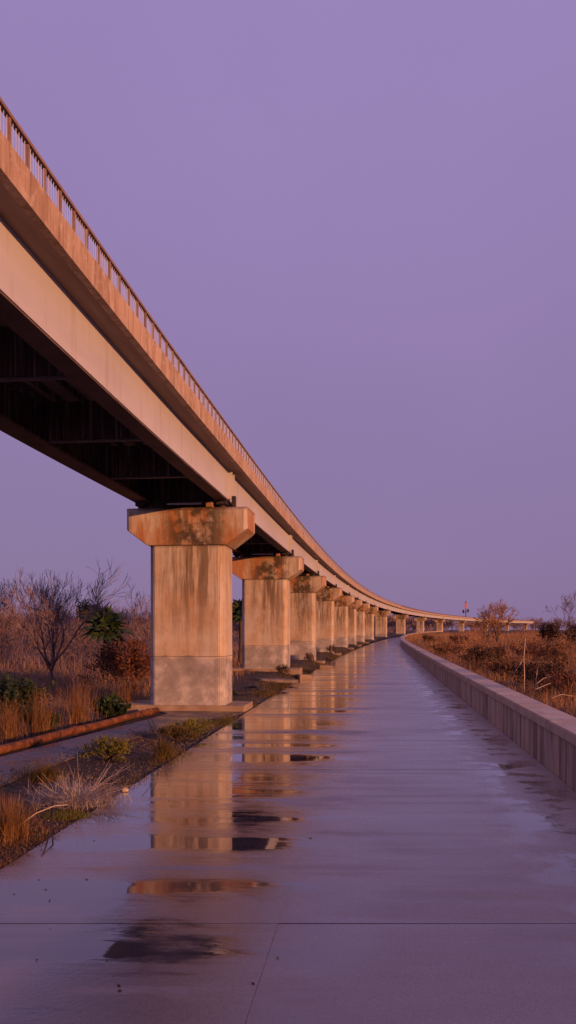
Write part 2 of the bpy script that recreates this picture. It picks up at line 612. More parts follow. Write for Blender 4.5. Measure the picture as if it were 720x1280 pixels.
M['redleaf'] = leafy('dark_red_leaves', [(0.10, 0.034, 0.02), (0.16, 0.055, 0.03), (0.21, 0.08, 0.04)], 0.7, 0.2)
M['brownleaf'] = leafy('brown_leaves', [(0.13, 0.065, 0.03), (0.20, 0.095, 0.04), (0.26, 0.125, 0.055)], 0.75, 0.2)
M['darkleaf'] = leafy('dark_brown_leaves', [(0.045, 0.024, 0.016), (0.08, 0.04, 0.022), (0.11, 0.055, 0.03)], 0.75, 0.15)
M['moss'] = leafy('yellow_green_leaves', [(0.12, 0.13, 0.02), (0.19, 0.18, 0.03), (0.26, 0.19, 0.04)], 0.7, 0.25, 2.0)
M['olive'] = leafy('olive_brown_leaves', [(0.11, 0.075, 0.02), (0.18, 0.10, 0.025), (0.10, 0.10, 0.025)], 0.7, 0.25, 2.0)
M['stalk'] = plain('bleached_stalk', (0.42, 0.30, 0.22), (0.58, 0.44, 0.33), 6, 0.8)
M['cane'] = plain('dark_cane', (0.02, 0.013, 0.012), (0.05, 0.03, 0.025), 6, 0.6)
M['stone'] = plain('pale_stone', (0.48, 0.34, 0.19), (0.66, 0.50, 0.30), 9, 0.85, bump=0.4)
M['gravel'] = leafy('mixed_gravel', [(0.06, 0.045, 0.042), (0.13, 0.10, 0.09), (0.22, 0.17, 0.15), (0.09, 0.06, 0.05)], 0.85, 0.0, 3.0)
M['rubble'] = plain('rubble_concrete', (0.10, 0.075, 0.068), (0.20, 0.15, 0.13), 5, 0.9, bump=0.5)
M['darkrock'] = plain('dark_lump', (0.03, 0.02, 0.018), (0.085, 0.05, 0.04), 5, 0.9, bump=0.6)
M['rubber'] = plain('black_rubber', (0.012, 0.011, 0.012), (0.03, 0.026, 0.026), 8, 0.5)
M['pink'] = plain('pink_signal_board', (0.55, 0.22, 0.19), (0.70, 0.32, 0.27), 4, 0.6)

# ------------------------------------------------------------------ SETTING: ground
def make_ground():
    ys = np.concatenate([np.arange(-14, 5, 1.0), np.arange(5, 24, 0.3), np.arange(24, 60, 1.0), np.arange(60, 220, 4.0),
                         np.array([220, 260, 320, 400, 520, 700, 1000, 1500, 2400.])])
    offs_l = np.concatenate([np.array([2400, 1500, 900, 500, 300, 180, 110, 80, 60, 48, 40, 34, 29, 25, 22, 19, 17, 15, 13.5, 12, 10.8, 9.6, 8.6, 7.7, 6.9, 6.2, 5.6]), np.arange(5.2, 0.05, -0.2), np.array([0.05])])
    offs_r = np.concatenate([np.array([0.36]), np.arange(0.8, 8, 0.6), np.array([8.5, 10, 12, 14, 17, 20, 24, 29, 35, 43, 55, 75, 110, 170, 260, 400, 700, 1200, 2400.])])
    rows = []
    for y in ys:
        l, r = float(path_l(y)), float(path_r(y))
        xs = np.concatenate([l - offs_l, np.array([l + 0.02, (l + r) / 2, r + 0.30]), r + offs_r])
        rows.append(np.stack([xs, np.full_like(xs, y), terrain(xs, np.full_like(xs, y))], 1))
    n = len(rows[0])
    V = np.concatenate(rows)
    k = np.arange(len(ys) - 1)[:, None] * n
    i = np.arange(n - 1)[None, :]
    q = np.stack([k + i, k + i + 1, k + n + i + 1, k + n + i], 2).reshape(-1, 4)
    g = Geo()
    g.add(V, q)
    o = g.build('ground', M['ground'], smooth=True)
    tag(o, 'bare brown soil and litter beside the wet path', kind='structure')


make_ground()


def make_path():
    g = Geo()
    r_ = np.random.default_rng(5)
    yj = 5.47 + 3.0 * np.arange(-4, 67)
    gap = 0.0075
    skew = 0.11
    for a, b in zip(yj[:-1], yj[1:]):
        y0, y1 = a + gap, b - gap
        rows = np.linspace(y0, y1, 4)
        split = -0.66 + float(cx(a)) + 4.60
        strips = [(lambda y: path_l(y), lambda y: 0 * y + split - 0.0006), (lambda y: 0 * y + split + 0.0006, lambda y: path_r(y) + 0.02)]
        tx, ty, tz = r_.normal(0, 0.0006), r_.normal(0, 0.0009), r_.normal(0, 0.0012)
        for fl, fr in strips:
            top = []
            for y in rows:
                xa, xb = float(fl(y)), float(fr(y))
                xmid = float(cx(y)) + 4.6
                for t in (0, 0.33, 0.66, 1.0):
                    x = xa + (xb - xa) * t
                    z = float(grade(y)) + 0.004 + tz + tx * (t - 0.5) * 3 + ty * (y - (a + b) / 2)
                    top.append((x, y + skew * (x - xmid), z))
            top = np.array(top)
            bot = top - np.array([0, 0, 0.06])
            V = np.concatenate([top, bot])
            q = [(r * 4 + c, r * 4 + c + 1, (r + 1) * 4 + c + 1, (r + 1) * 4 + c) for r in range(3) for c in range(3)]
            per = [0, 1, 2, 3, 7, 11, 15, 14, 13, 12, 8, 4]
            q += [(per[(i + 1) % 12], per[i], per[i] + 16, per[(i + 1) % 12] + 16) for i in range(12)]
            g.add(V, q)
    tag(g.build('path', M['path']), 'rain wet concrete walkway with puddles running under the viaduct', kind='structure')


make_path()

# side lane between pipe and planting strip
def make_lane():
    right = [(-4.95, 4), (-4.85, 8), (-4.78, 10), (-4.70, 12.4), (-4.30, 15.0), (-3.75, 17.3), (-3.25, 18.6)]
    left = [(-6.6, 4), (-6.35, 8), (-6.1, 10), (-5.75, 12.4), (-5.35, 15.0), (-5.0, 17.3), (-4.9, 18.6)]
    V = []
    for (xa, y), (xb, _) in zip(left, right):
        for t in np.linspace(0, 1, 5):
            V.append((xa + (xb - xa) * t, y, 0.018))
    V = np.array(V)
    n = len(left)
    V = np.concatenate([V, [(-5.5, 19.25, 0.018), (-4.9, 19.25, 0.018), (-4.3, 19.25, 0.018), (-3.7, 19.25, 0.018), (-3.12, 19.25, 0.018)]])
    n += 1
    q = [(r * 5 + c, r * 5 + c + 1, (r + 1) * 5 + c + 1, (r + 1) * 5 + c) for r in range(n - 1) for c in range(4)]
    g = Geo()
    g.add(V, q)
    o = g.build('side_path', M['lane'])
    sm = o.modifiers.new('thick', 'SOLIDIFY')
    sm.thickness = 0.06
    sm.offset = -1
    tag(o, 'narrow wet grey side path beside the rusty pipe', kind='structure')


make_lane()

# ------------------------------------------------------------------ VIADUCT DECK
ZB, ZS, ZF0, ZF1, ZRAIL = 5.18, 5.93, 5.928, 6.26, 6.58
YS = np.concatenate([np.arange(-14, 60, 1.5), np.arange(60, 200, 3.0), np.arange(200, 421, 5.0)])


def crest(y):
    u = np.maximum(0, 16 - np.asarray(y, float))
    return np.where(u < 12, 0.0012 * u * u, 0.0012 * 144 + 0.0288 * (u - 12))


def place(y, off, z):
    t = cxp(y)
    k = 1 / np.sqrt(1 + t * t)
    return np.stack([cx(y) + off * k, y - off * t * k, z + crest(y)], -1)


def sweep(profile, ys=YS, closed=True):
    prof = list(profile)
    n = len(prof)
    V = np.stack([place(ys, o, z) for o, z in prof], 1)   # rows, n, 3
    m = len(ys)
    k = np.arange(m - 1)[:, None] * n
    i = np.arange(n)[None, :]
    j = (i + 1) % n
    q = np.stack([k + i, k + j, k + n + j, k + n + i], 2).reshape(-1, 4)
    bm = bmesh.new()
    vs = [bm.verts.new(v) for v in V.reshape(-1, 3)]
    for f in q: bm.faces.new([vs[a] for a in f])
    bm.faces.new(vs[:n])
    bm.faces.new(vs[-n:])
    return bm


deck = empty('viaduct_deck', (float(cx(19.6)), 19.6, 0))
tag(deck, 'long curving viaduct deck on pale girders carried by the row of concrete piers', 'viaduct deck')


def on_deck(o):
    o.parent = deck
    o.matrix_parent_inverse = deck.matrix_basis.inverted()
    return o


deck_inv = Matrix.Translation((-float(cx(19.6)), -19.6, 0))


def deck_part(name, bm, m, parent=None):
    bm.transform(deck_inv)
    return from_bm(name, bm, m, parent or deck)


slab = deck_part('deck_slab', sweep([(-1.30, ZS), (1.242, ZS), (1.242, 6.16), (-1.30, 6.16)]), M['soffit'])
for s, o0, o1 in ((1, 1.243, 1.34), (-1, -1.40, -1.303)):
    deck_part('edge_beam', sweep([(o0, ZF0), (o1 if s > 0 else o0, ZF0), (o1, ZF0), (o1, ZF1 - .02), (o1 - .02 * s if s > 0 else o1, ZF1), (o0, ZF1)]
                                 if False else [(o0, ZF0), (o1, ZF0), (o1, ZF1), (o0, ZF1)]), M['edge'])


def girder(webout, flo, fli, sgn):
    """I girder with its web to the outside of the deck; offsets across the deck"""
    w = 0.03
    pr = [(flo, ZB), (flo, ZB + 0.03), (webout, ZB + 0.035), (webout, ZS - 0.002), (fli, ZS - 0.002),
          (fli, ZS - 0.03), (webout - w * sgn, ZS - 0.035), (webout - w * sgn, ZB + 0.035), (fli, ZB + 0.03), (fli, ZB)]
    return sweep(pr)


gr = deck_part('girder', girder(0.97, 1.015, 0.70, 1), M['girder'])
gl = deck_part('girder', girder(-1.33, -1.375, -0.98, -1), M['dark'])
# dark lower flange cover under each girder
deck_part('bottom_flange', sweep([(0.70, ZB - 0.022), (1.00, ZB - 0.022), (1.00, ZB - 0.002), (0.70, ZB - 0.002)]), M['lowflange'], gr)
deck_part('bottom_flange', sweep([(-1.36, ZB - 0.022), (-0.98, ZB - 0.022), (-0.98, ZB - 0.002), (-1.36, ZB - 0.002)]), M['lowflange'], gl)


def box_on_deck(g, y, o0, o1, dy, z0, z1):
    """box across the deck at station y"""
    t = float(cxp(y))
    k = 1 / math.sqrt(1 + t * t)
    nx, ny = k, -t * k
    tx, ty = t * k, k
    c = (float(cx(y)) + deck_inv[0][3], y + deck_inv[1][3])
    v = []
    h = float(crest(y))
    for z in (z0 + h, z1 + h):
        for d in (-dy / 2, dy / 2):
            for o in (o0, o1):
                v.append((c[0] + nx * o + tx * d, c[1] + ny * o + ty * d, z))
    g.add(v, [(0, 2, 3, 1), (4, 5, 7, 6), (0, 1, 5, 4), (2, 6, 7, 3), (0, 4, 6, 2), (1, 3, 7, 5)])


for y in np.arange(0.2, 110, 3.25):
    g = Geo()
    box_on_deck(g, y, -1.295, 0.935, 0.02, ZB + 0.06, ZS - 0.04)
    d = g.build('diaphragm', M['dark'], deck)
    g = Geo()
    box_on_deck(g, y, -0.976, 0.696, 0.09, ZB + 0.012, ZB + 0.04)
    g.build('strut', M['strut'], d)
# long ribs under the slab
for o in (-0.75, -0.35, 0.05, 0.45):
    deck_part('soffit_rib', sweep([(o, ZS - 0.10), (o + 0.04, ZS - 0.10), (o + 0.04, ZS - 0.002), (o, ZS - 0.002)], np.arange(-14, 120, 3.0)), M['dark'])

# railing: pale bars and a dark handrail on short posts
g = Geo()
for y in np.arange(-6, 150, 0.062):
    box_on_deck(g, y, 1.286, 1.292, 0.006, ZF1 - 0.01, ZRAIL - 0.03)
railing = g.build('railing', M['bars'], deck)
deck_part('handrail', sweep([(1.262, ZRAIL - 0.035), (1.318, ZRAIL - 0.035), (1.318, ZRAIL), (1.262, ZRAIL)]), M['rail'], railing)
post_y = np.arange(-6.0, 420, 0.392)
vis = [y for y in post_y if y > 6.2][:98]
g0 = Geo()
rest = Geo()
for y in post_y:
    g = Geo()
    box_on_deck(g, float(y), 1.274, 1.306, 0.030, ZF1 - 0.005, ZRAIL - 0.036)
    if y in vis:
        g.build('railing_post', M['post'], railing)
    else:
        rest.merge(g)
tag(rest.build('railing_post', M['post'], railing), kind='stuff')

# ------------------------------------------------------------------ PIERS
PIER_Y = [19.75]
for u, dpt in ((338, 33.2), (377, 45), (402, 57.7), (420, 70.7)):
    PIER_Y.append(world_xy(u, dpt)[1])
PIER_Y += [80.5, 91.5, 105.0, 127.0, 161.0, 198.5, 237.0, 281.0, 330.0, 372.0, 408.0]


def shaft_bm():
    w, d, c, zb, zt = 0.94, 0.60, 0.13, -0.4, 4.062
    pr = [(-w + c, -d), (w - c, -d), (w, -d + c), (w, d - c), (w - c, d), (-w + c, d), (-w, d - c), (-w, -d + c)]
    bm = bmesh.new()
    lo = [bm.verts.new((x, y, zb)) for x, y in pr]
    hi = [bm.verts.new((x, y, zt)) for x, y in pr]
    for i in range(8): bm.faces.new((lo[i], lo[(i + 1) % 8], hi[(i + 1) % 8], hi[i]))
    bm.faces.new(hi)
    bm.faces.new(lo[::-1])
    vert_edges = [e for e in bm.edges if abs(e.verts[0].co.z - e.verts[1].co.z) > 1]
    bmesh.ops.bevel(bm, geom=vert_edges, offset=0.018, segments=2, affect='EDGES')
    return bm


def cap_bm():
    pr = [(-0.97, 4.06), (0.97, 4.06), (1.51, 4.46), (1.51, 4.985), (-1.51, 4.985), (-1.51, 4.46)]
    bm = bmesh.new()
    a = [bm.verts.new((x, -0.66, z)) for x, z in pr]
    b = [bm.verts.new((x, 0.66, z)) for x, z in pr]
    for i in range(6): bm.faces.new((a[i], a[(i + 1) % 6], b[(i + 1) % 6], b[i]))
    bm.faces.new(a[::-1])
    bm.faces.new(b)
    bmesh.ops.recalc_face_normals(bm, faces=bm.faces)
    corner = [e for e in bm.edges if abs(e.verts[0].co.x) > 1.45 and abs(e.verts[1].co.x) > 1.45 and abs(e.verts[0].co.y - e.verts[1].co.y) < 0.01]
    bmesh.ops.bevel(bm, geom=corner, offset=0.085, segments=1, affect='EDGES')
    bmesh.ops.bevel(bm, geom=list(bm.edges), offset=0.014, segments=1, affect='EDGES')
    return bm


PIER_LABEL = [
    'nearest and largest concrete pier, rust stained cap and grey lower band, beside the wet path',
    'second concrete pier from the camera, standing right behind the largest one',
    'third concrete pier from the camera along the path edge',
    'fourth concrete pier from the camera along the path edge',
    'fifth concrete pier from the camera along the path edge',
    'sixth concrete pier from the camera, half hidden by the fifth',
    'seventh concrete pier from the camera along the path edge',
    'eighth concrete pier from the camera, small, left of where the path ends',
    'ninth concrete pier from the camera, just left of the far end of the path',
    'small distant pier standing at the far end of the path, its whole front in view',
    'small distant pier, first to the right of the far end of the path',
    'small distant pier, second to the right of the far end of the path',
    'small distant pier under the signal mast on the viaduct',
    'tiny pier half hidden by the bare bush below the far viaduct',
    'tiny pier behind the bare bush below the far viaduct',
    'tiny last pier under the bright far end of the viaduct',
]
pier0 = None
for i, y in enumerate(PIER_Y):
    X = float(cx(y))
    rz = -math.atan(float(cxp(y)))
    gz = float(terrain(X, y))
    if pier0 is None:
        root = empty('bridge_pier', (X, y, 0), rz)
        from_bm('shaft', shaft_bm(), M['shaft'], root)
        from_bm('cap', cap_bm(), M['cap'], root)
        pl = from_bm('plinth', box_bm(-1.70, 1.44, -0.66, 0.66, -0.16, 0.155, 0.015), M['plinth'], root)
        for xb in (0.85, -1.18):
            bb = bmesh.new()
            r1 = bmesh.ops.create_cone(bb, cap_ends=True, segments=16, radius1=0.10, radius2=0.085, depth=0.07)
            bmesh.ops.translate(bb, verts=bb.verts, vec=(xb, -0.40, 5.02))
            b2 = box_bm(xb - 0.13, xb + 0.13, -0.54, -0.26, 5.054, 5.154, 0.006)
            me_t = bpy.data.meshes.new('t')
            b2.to_mesh(me_t)
            b2.free()
            bb.from_mesh(me_t)
            bpy.data.meshes.remove(me_t)
            from_bm('bearing', bb, M['iron'], root)
        from_bm('bearing_block', box_bm(-0.90, -0.60, -0.45, 0.3, 4.985, 5.22, 0.01), M['iron'], root)
        from_bm('bearing_block', box_bm(0.48, 0.64, -0.62, -0.36, 4.985, 5.12, 0.01), M['block'], root)
        from_bm('sky_slit_strip', box_bm(-0.50, 0.36, -0.58, -0.52, 5.06, 5.10, 0.004), M['bars'], root)  # pale strip added to stand in for the bright sky slit under the girder
        from_bm('bearing_stop', box_bm(1.10, 1.20, -0.52, -0.40, 4.985, 5.26, 0.012), M['iron'], root)
        pier0 = root
    else:
        root = pier0.copy()
        COL.objects.link(root)
        root.location = (X, y, 0)
        root.rotation_euler = (0, 0, rz)
        for ch in list(pier0.children):
            c = ch.copy()
            COL.objects.link(c)
            c.parent = root
            if c.name.startswith('plinth'):
                c.location = (0, 0, gz - (0.05 if i == 1 else 0.24))
    tag(root, PIER_LABEL[i], 'pier', 'row of concrete piers under the viaduct')
    # web stiffeners of the girder over this pier
    for dy in (-0.16, 0.16):
        g = Geo()
        box_on_deck(g, y + dy - 0.1, 0.972, 1.075, 0.03, ZB + 0.034, ZS - 0.03)
        g.build('stiffener', M['girder'], gr)

# signal mast on the far deck
ym = 285.0
pm = place(np.array([ym]), 0.9, 6.16)[0]
mast = empty('signal_mast', tuple(pm), -math.atan(float(cxp(ym))))
tag(mast, 'slim signal mast with dark crossarm and pink board standing on the far viaduct', 'signal mast')
g = Geo()
polyline_tube(g, [(0, 0, 0), (0, 0, 2.4), (0, 0, 5.2)], [0.16, 0.13, 0.10], 8)
g.build('pole', M['iron'], mast)
g = Geo()
box_geo(g, -1.0, 1.0, -0.08, 0.08, 1.95, 2.12)
g.build('crossarm', M['iron'], mast)
for xh in (-0.85, 0.75):
    b = box_bm(xh - 0.28, xh + 0.28, -0.22, 0.22, 1.6 + 0.3 * (xh > 0), 2.75 + 0.25 * (xh > 0), 0.08, 2)
    h = from_bm('signal_head', b, M['iron'], mast)
    g = Geo()
    for zz in (2.0, 2.45):
        polyline_tube(g, [(xh, -0.22, zz + .1), (xh, -0.42, zz + .1)], 0.15, 8)
    g.build('visor', M['rubber'], h)
from_bm('board', box_bm(-0.42, 0.42, -0.16, -0.10, 3.2, 5.2, 0.03), M['pink'], mast)
g = Geo()
polyline_tube(g, [(0, 0, 5.2), (0, 0, 5.5), (0, 0, 5.85)], [0.22, 0.20, 0.05], 8)
g.build('lamp_cap', M['iron'], mast)

# ------------------------------------------------------------------ CONCRETE WALL
wall = empty('concrete_wall', (2.45, 10, 0))
tag(wall, 'low streaked concrete wall with flat coping along the right side of the path', 'wall')
w_inv = Matrix.Translation((-2.45, -10, 0))


def rp(y, off):
    e = 0.5
    t = (path_r(y + e) - path_r(y - e)) / (2 * e)
    k = 1 / np.sqrt(1 + t * t)
    return path_r(y) + off * k, y - off * t * k


def wall_sweep(o0, o1, z0, z1, ys, bevel=0.0):
    bm = bmesh.new()
    rows = []
    for y in ys:
        r = []
        for o, z in ((o0, z0), (o1, z0), (o1, z1), (o0, z1)):
            X, Y = rp(y, o)
            r.append(bm.verts.new((float(X), float(Y), z + float(grade(y)))))
        rows.append(r)
    for a, b in zip(rows[:-1], rows[1:]):
        for i in range(4): bm.faces.new((a[i], a[(i + 1) % 4], b[(i + 1) % 4], b[i]))
    bm.faces.new(rows[0])
    bm.faces.new(rows[-1][::-1])
    if bevel:
        bmesh.ops.recalc_face_normals(bm, faces=bm.faces)
        ed = [e for e in bm.edges if len(e.link_faces) == 2 and e.calc_face_angle(0) > 0.5]
        bmesh.ops.bevel(bm, geom=ed, offset=bevel, segments=2, affect='EDGES')
    bm.transform(w_inv)
    return bm


wy = np.arange(-6, 204, 2.5)
for a in wy:
    from_bm('wall_panel', wall_sweep(0.03, 0.44, -0.15, 0.565, np.linspace(a + 0.011, a + 2.489, 3)), M['wall'], wall)
for a in wy:
    from_bm('coping', wall_sweep(0.0, 0.49, 0.567, 0.715, np.linspace(a + 0.007, a + 2.493, 3), 0.014), M['coping'], wall)

# ------------------------------------------------------------------ VEGETATION builders
def blades(g, P, H, W, lean, rng, segs=3, droop=0.35):
    n = len(P)
    P = np.asarray(P, float)
    az = rng.uniform(0, 2 * math.pi, n)
    d = np.stack([np.cos(az), np.sin(az), np.zeros(n)], 1)
    wz = az + rng.uniform(0.8, 2.3, n)
    wv = np.stack([np.cos(wz), np.sin(wz), np.zeros(n)], 1)
    H = np.broadcast_to(H, (n,)) * rng.uniform(0.55, 1.2, n)
    L = H * np.abs(rng.normal(lean, lean * 0.6, n))
    W = np.broadcast_to(W, (n,)) * rng.uniform(0.6, 1.3, n)
    cols = []
    for k in range(segs + 1):
        t = k / segs
        c = P + d * (L * t ** 1.8)[:, None]
        c[:, 2] += H * (t - droop * t ** 3 * np.minimum(1, L / H))
        w = W * (1 - 0.75 * t) * 0.5
        if k < segs:
            cols += [c - wv * w[:, None], c + wv * w[:, None]]
        else:
            cols.append(c)
    V = np.stack(cols, 1)
    m = V.shape[1]
    b = np.arange(n)[:, None] * m
    q = [b + np.array([2 * k, 2 * k + 1, 2 * k + 3, 2 * k + 2]) for k in range(segs - 1)]
    t = b + np.array([2 * segs - 2, 2 * segs - 1, 2 * segs])
    g.add(V, np.concatenate(q), t)


def leaves(g, C, size, rng, aspect=0.5, up=0.0):
    n = len(C)
    a = rng.normal(0, 1, (n, 3))
    a[:, 2] += up
    a /= np.linalg.norm(a, axis=1, keepdims=True)
    r = rng.normal(0, 1, (n, 3))
    b = np.cross(a, r)
    b /= np.maximum(np.linalg.norm(b, axis=1, keepdims=True), 1e-6)
    s = np.broadcast_to(size, (n,)) * rng.uniform(0.6, 1.3, n)
    nrm = np.cross(a, b)
    L = a * s[:, None]
    Wd = b * (s * aspect * 0.5)[:, None]
    fold = nrm * (s * 0.12)[:, None]
    V = np.stack([C, C + L * 0.5 + Wd + fold, C + L, C + L * 0.5 - Wd + fold], 1)
    k = np.arange(n)[:, None] * 4
    g.add(V, k + np.array([0, 1, 2, 3]))


def grow(rng, base, d, length, rad, depth, out, spread=0.6, up=0.25, wob=0.16, kids=(2, 4), shrink=0.68, minr=0.003):
    """recursive bare branch: list of (p0, p1, r0, r1, depth)"""
    n = 4 if depth > 1 else 3
    p = np.array(base, float)
    d = np.array(d, float)
    d /= np.linalg.norm(d)
    stops = []
    for k in range(n):
        d = d + rng.normal(0, wob, 3) + np.array([0, 0, up * 0.12])
        d /= np.linalg.norm(d)
        q = p + d * length / n
        r0 = max(minr, rad * (1 - 0.45 * k / n))
        r1 = max(minr, rad * (1 - 0.45 * (k + 1) / n))
        out.append((p, q, r0, r1, depth))
        p = q
        stops.append((p, d.copy(), r1))
    if depth <= 0: return
    nk = rng.integers(kids[0], kids[1] + 1)
    for j in range(nk):
        s = stops[-1] if j == 0 else stops[rng.integers(max(0, n - 3), n)]
        pp, dd, rr = s
        side = rng.normal(0, 1, 3)
        side -= dd * side.dot(dd)
        side /= np.linalg.norm(side)
        a = spread * rng.uniform(0.6, 1.25) * (0.55 if j == 0 else 1.0)
        nd = dd * math.cos(a) + side * math.sin(a) + np.array([0, 0, up * 0.5])
        grow(rng, pp, nd, length * shrink * rng.uniform(0.75, 1.2), rr * (0.9 if j == 0 else 0.68), depth - 1, out, spread, up, wob, kids, shrink, minr)


def seg_mesh(segs, sides=3):
    g = Geo()
    if segs:
        segs_geo(g, [s[0] for s in segs], [s[1] for s in segs], [s[2] for s in segs], [s[3] for s in segs], sides)
    return g


def bare_tree(name, loc, label, h, seed, depth=5, group=None, cat='tree', spread=0.55, rad=None, fork=0.30, limbs=4, minr=0.003, mt='bark', mc='twig', tilt=(0.25, 0.85), kids=(2, 3)):
    rng = np.random.default_rng(seed)
    segs = []
    rad = rad or h * 0.017
    trunk = []
    p = np.zeros(3)
    d = np.array([rng.normal(0, 0.08), rng.normal(0, 0.08), 1.0])
    pts, rr = [p.copy()], [rad * 1.35]
    for k in range(5):
        d = d + rng.normal(0, 0.07, 3)
        d[2] = abs(d[2]) + .3
        d /= np.linalg.norm(d)
        p = p + d * h * fork / 5
        pts.append(p.copy())
        rr.append(rad * (1.12 - 0.06 * k))
    for k in range(limbs):
        az = 2 * math.pi * (k + rng.uniform(-0.25, 0.25)) / limbs
        tl = rng.uniform(*tilt)
        nd = np.array([math.cos(az) * math.sin(tl), math.sin(az) * math.sin(tl), math.cos(tl)])
        src = pts[-1] if k % 2 == 0 else pts[-2]
        grow(rng, src, nd, h * 0.30, rad * 0.62, depth, segs, spread, 0.22, 0.13, kids, 0.72, minr)
    top = max(s[1][2] for s in segs)
    kz = h / top
    root = empty(name, loc, 0)
    tag(root, label, cat, group)
    g = Geo()
    polyline_tube(g, np.array(pts) * kz - np.array([0, 0, 0.05]), rr, 8)
    big = [(a * kz, b * kz, r0, r1, dd) for a, b, r0, r1, dd in segs if dd >= depth - 1]
    g.merge(seg_mesh(big, 6))
    g.build('trunk', M[mt], root, True)
    fine = [(a * kz, b * kz, r0, r1, dd) for a, b, r0, r1, dd in segs if dd < depth - 1]
    seg_mesh(fine, 3).build('crown', M[mc], root)
    return root


def leafy_bush(name, loc, label, w, h, seed, mat, n=1400, leaf=0.07, aspect=0.5, stems=14, cat='bush', group=None, stemmat='bark', depth=0.8, lift=0.0):
    rng = np.random.default_rng(seed)
    root = empty(name, loc, rng.uniform(0, 6))
    tag(root, label, cat, group)
    segs, tips = [], []
    for k in range(stems):
        az = rng.uniform(0, 6.28)
        tl = rng.uniform(0.1, 0.9)
        nd = np.array([math.cos(az) * math.sin(tl), math.sin(az) * math.sin(tl), math.cos(tl)])
        grow(rng, (rng.normal(0, .02), rng.normal(0, .02), -0.04), nd, 0.42, 0.012, 2, segs, 0.6, 0.2, 0.2, (2, 3), 0.7, 0.002)
    pts = np.array([s[1] for s in segs])
    sc = np.array([w / 2 / np.percentile(np.abs(pts[:, 0]), 96), w * depth / 2 / np.percentile(np.abs(pts[:, 1]), 96), h / np.percentile(pts[:, 2], 98.5)])
    segs = [(a * sc, b * sc, r0, r1, d) for a, b, r0, r1, d in segs]
    segs = [q for q in segs if q[1][2] < h * 0.98]
    seg_mesh(segs, 4).build('stem', M[stemmat], root)
    tip = np.array([s[1] for s in segs if s[4] <= 1])
    C = tip[rng.integers(0, len(tip), n)] + rng.normal(0, 1, (n, 3)) * np.array([w, w * depth, h]) * 0.045
    C[:, 2] = np.maximum(C[:, 2], 0.01)
    C = C[C[:, 2] > lift * h]
    g = Geo()
    leaves(g, C, leaf, rng, aspect, 0.4)
    g.build('foliage', M[mat], root)
    return root


def tuft(name, loc, label, r, h, n, seed, mat, lean=0.5, width=0.008, cat='grass tuft', group=None, droop=0.35, extra=None):
    rng = np.random.default_rng(seed)
    a = rng.uniform(0, 6.28, n)
    q = np.abs(rng.normal(0, r * 0.45, n))
    P = np.stack([np.cos(a) * q, np.sin(a) * q, np.full(n, -0.02)], 1)
    g = Geo()
    blades(g, P, h, width, lean, rng, 4, droop)
    if extra: extra(g, rng)
    o = g.build(name, M[mat])
    o.location = loc
    tag(o, label, cat, group)
    return o


def gpt(u, v, z=0.0):
    X, Y = ground_xy(u, v, z)
    return (X, Y, float(terrain(X, Y)))


def at(u, depth):
    X, Y = world_xy(u, depth)
    return (X, Y, float(terrain(X, Y)))


# ------------------------------------------------------------------ LEFT SIDE
# rusty pipe
pts = []
for t in np.linspace(0, 1, 24):
    Y = 7.0 + t * 11.6
    X = -6.55 + (Y - 7.0) * 0.105 + 0.0035 * (Y - 7) ** 2 * 0.3 + 0.015 * math.sin(Y * 1.7)
    pts.append((X, Y, 0.082 + 0.006 * math.sin(Y * 2.3)))
pipe = empty('rusty_pipe', pts[0])
tag(pipe, 'long rusty brown pipe lying along the grey side path at left', 'pipe')
g = Geo()
polyline_tube(g, np.array(pts) - np.array(pts[0]), 0.072, 14)
g.build('pipe_barrel', M['rust'], pipe, True)
for k in (7, 15, 22):
    g = Geo()
    a, b = np.array(pts[k]), np.array(pts[k + 1])
    d = (b - a) / np.linalg.norm(b - a)
    polyline_tube(g, [a - pts[0], a + d * 0.05 - pts[0], a + d * 0.10 - pts[0]], 0.088, 14)
    g.build('pipe_collar', M['rust'], pipe)


def pipe_x(y):
    return -6.55 + (y - 7.0) * 0.105 + 0.00105 * (y - 7) ** 2


def scatter(n, xlo, xhi, y0, y1, rng, keep=None):
    x = rng.uniform(xlo, xhi, n)
    y = rng.uniform(y0, y1, n)
    if keep is not None:
        k = keep(x, y)
        x, y = x[k], y[k]
    return np.stack([x, y, terrain(x, y) - 0.02], 1)


# tall reeds beyond the pipe
rng = np.random.default_rng(21)
def left_keep(x, y):
    edge = np.where(y < 18.8, pipe_x(y) - 0.22, np.where(y < 21, -6.6, cx(y) - 1.9))
    k = x < edge
    clump = 0.5 + 0.5 * np.sin(x * 2.1 + 0.8 * np.sin(y)) * np.sin(y * 1.7 + x * 0.6)
    return k & (rng.uniform(0, 1, len(x)) < 0.30 + 0.7 * clump)
P = scatter(11000, -15, -4.5, 11.5, 36, rng, left_keep)
g = Geo()
dist = P[:, 1]
hh = (0.36 + 0.20 * np.sin(P[:, 0] * 1.3) * np.sin(P[:, 1] * 0.9 + 1)) * (0.8 + 0.35 * sstep(14, 19, dist)) * sstep(0.0, 0.9, pipe_x(np.minimum(dist, 18.6)) - 0.15 - P[:, 0] + 0.35)
blades(g, P, np.maximum(0.16, hh), 0.007 + 0.0002 * dist, 0.45, rng, 3)
tag(g.build('dry_grass', M['reed']), 'dry orange grass growing thick beyond the rusty pipe', 'grass', kind='stuff')

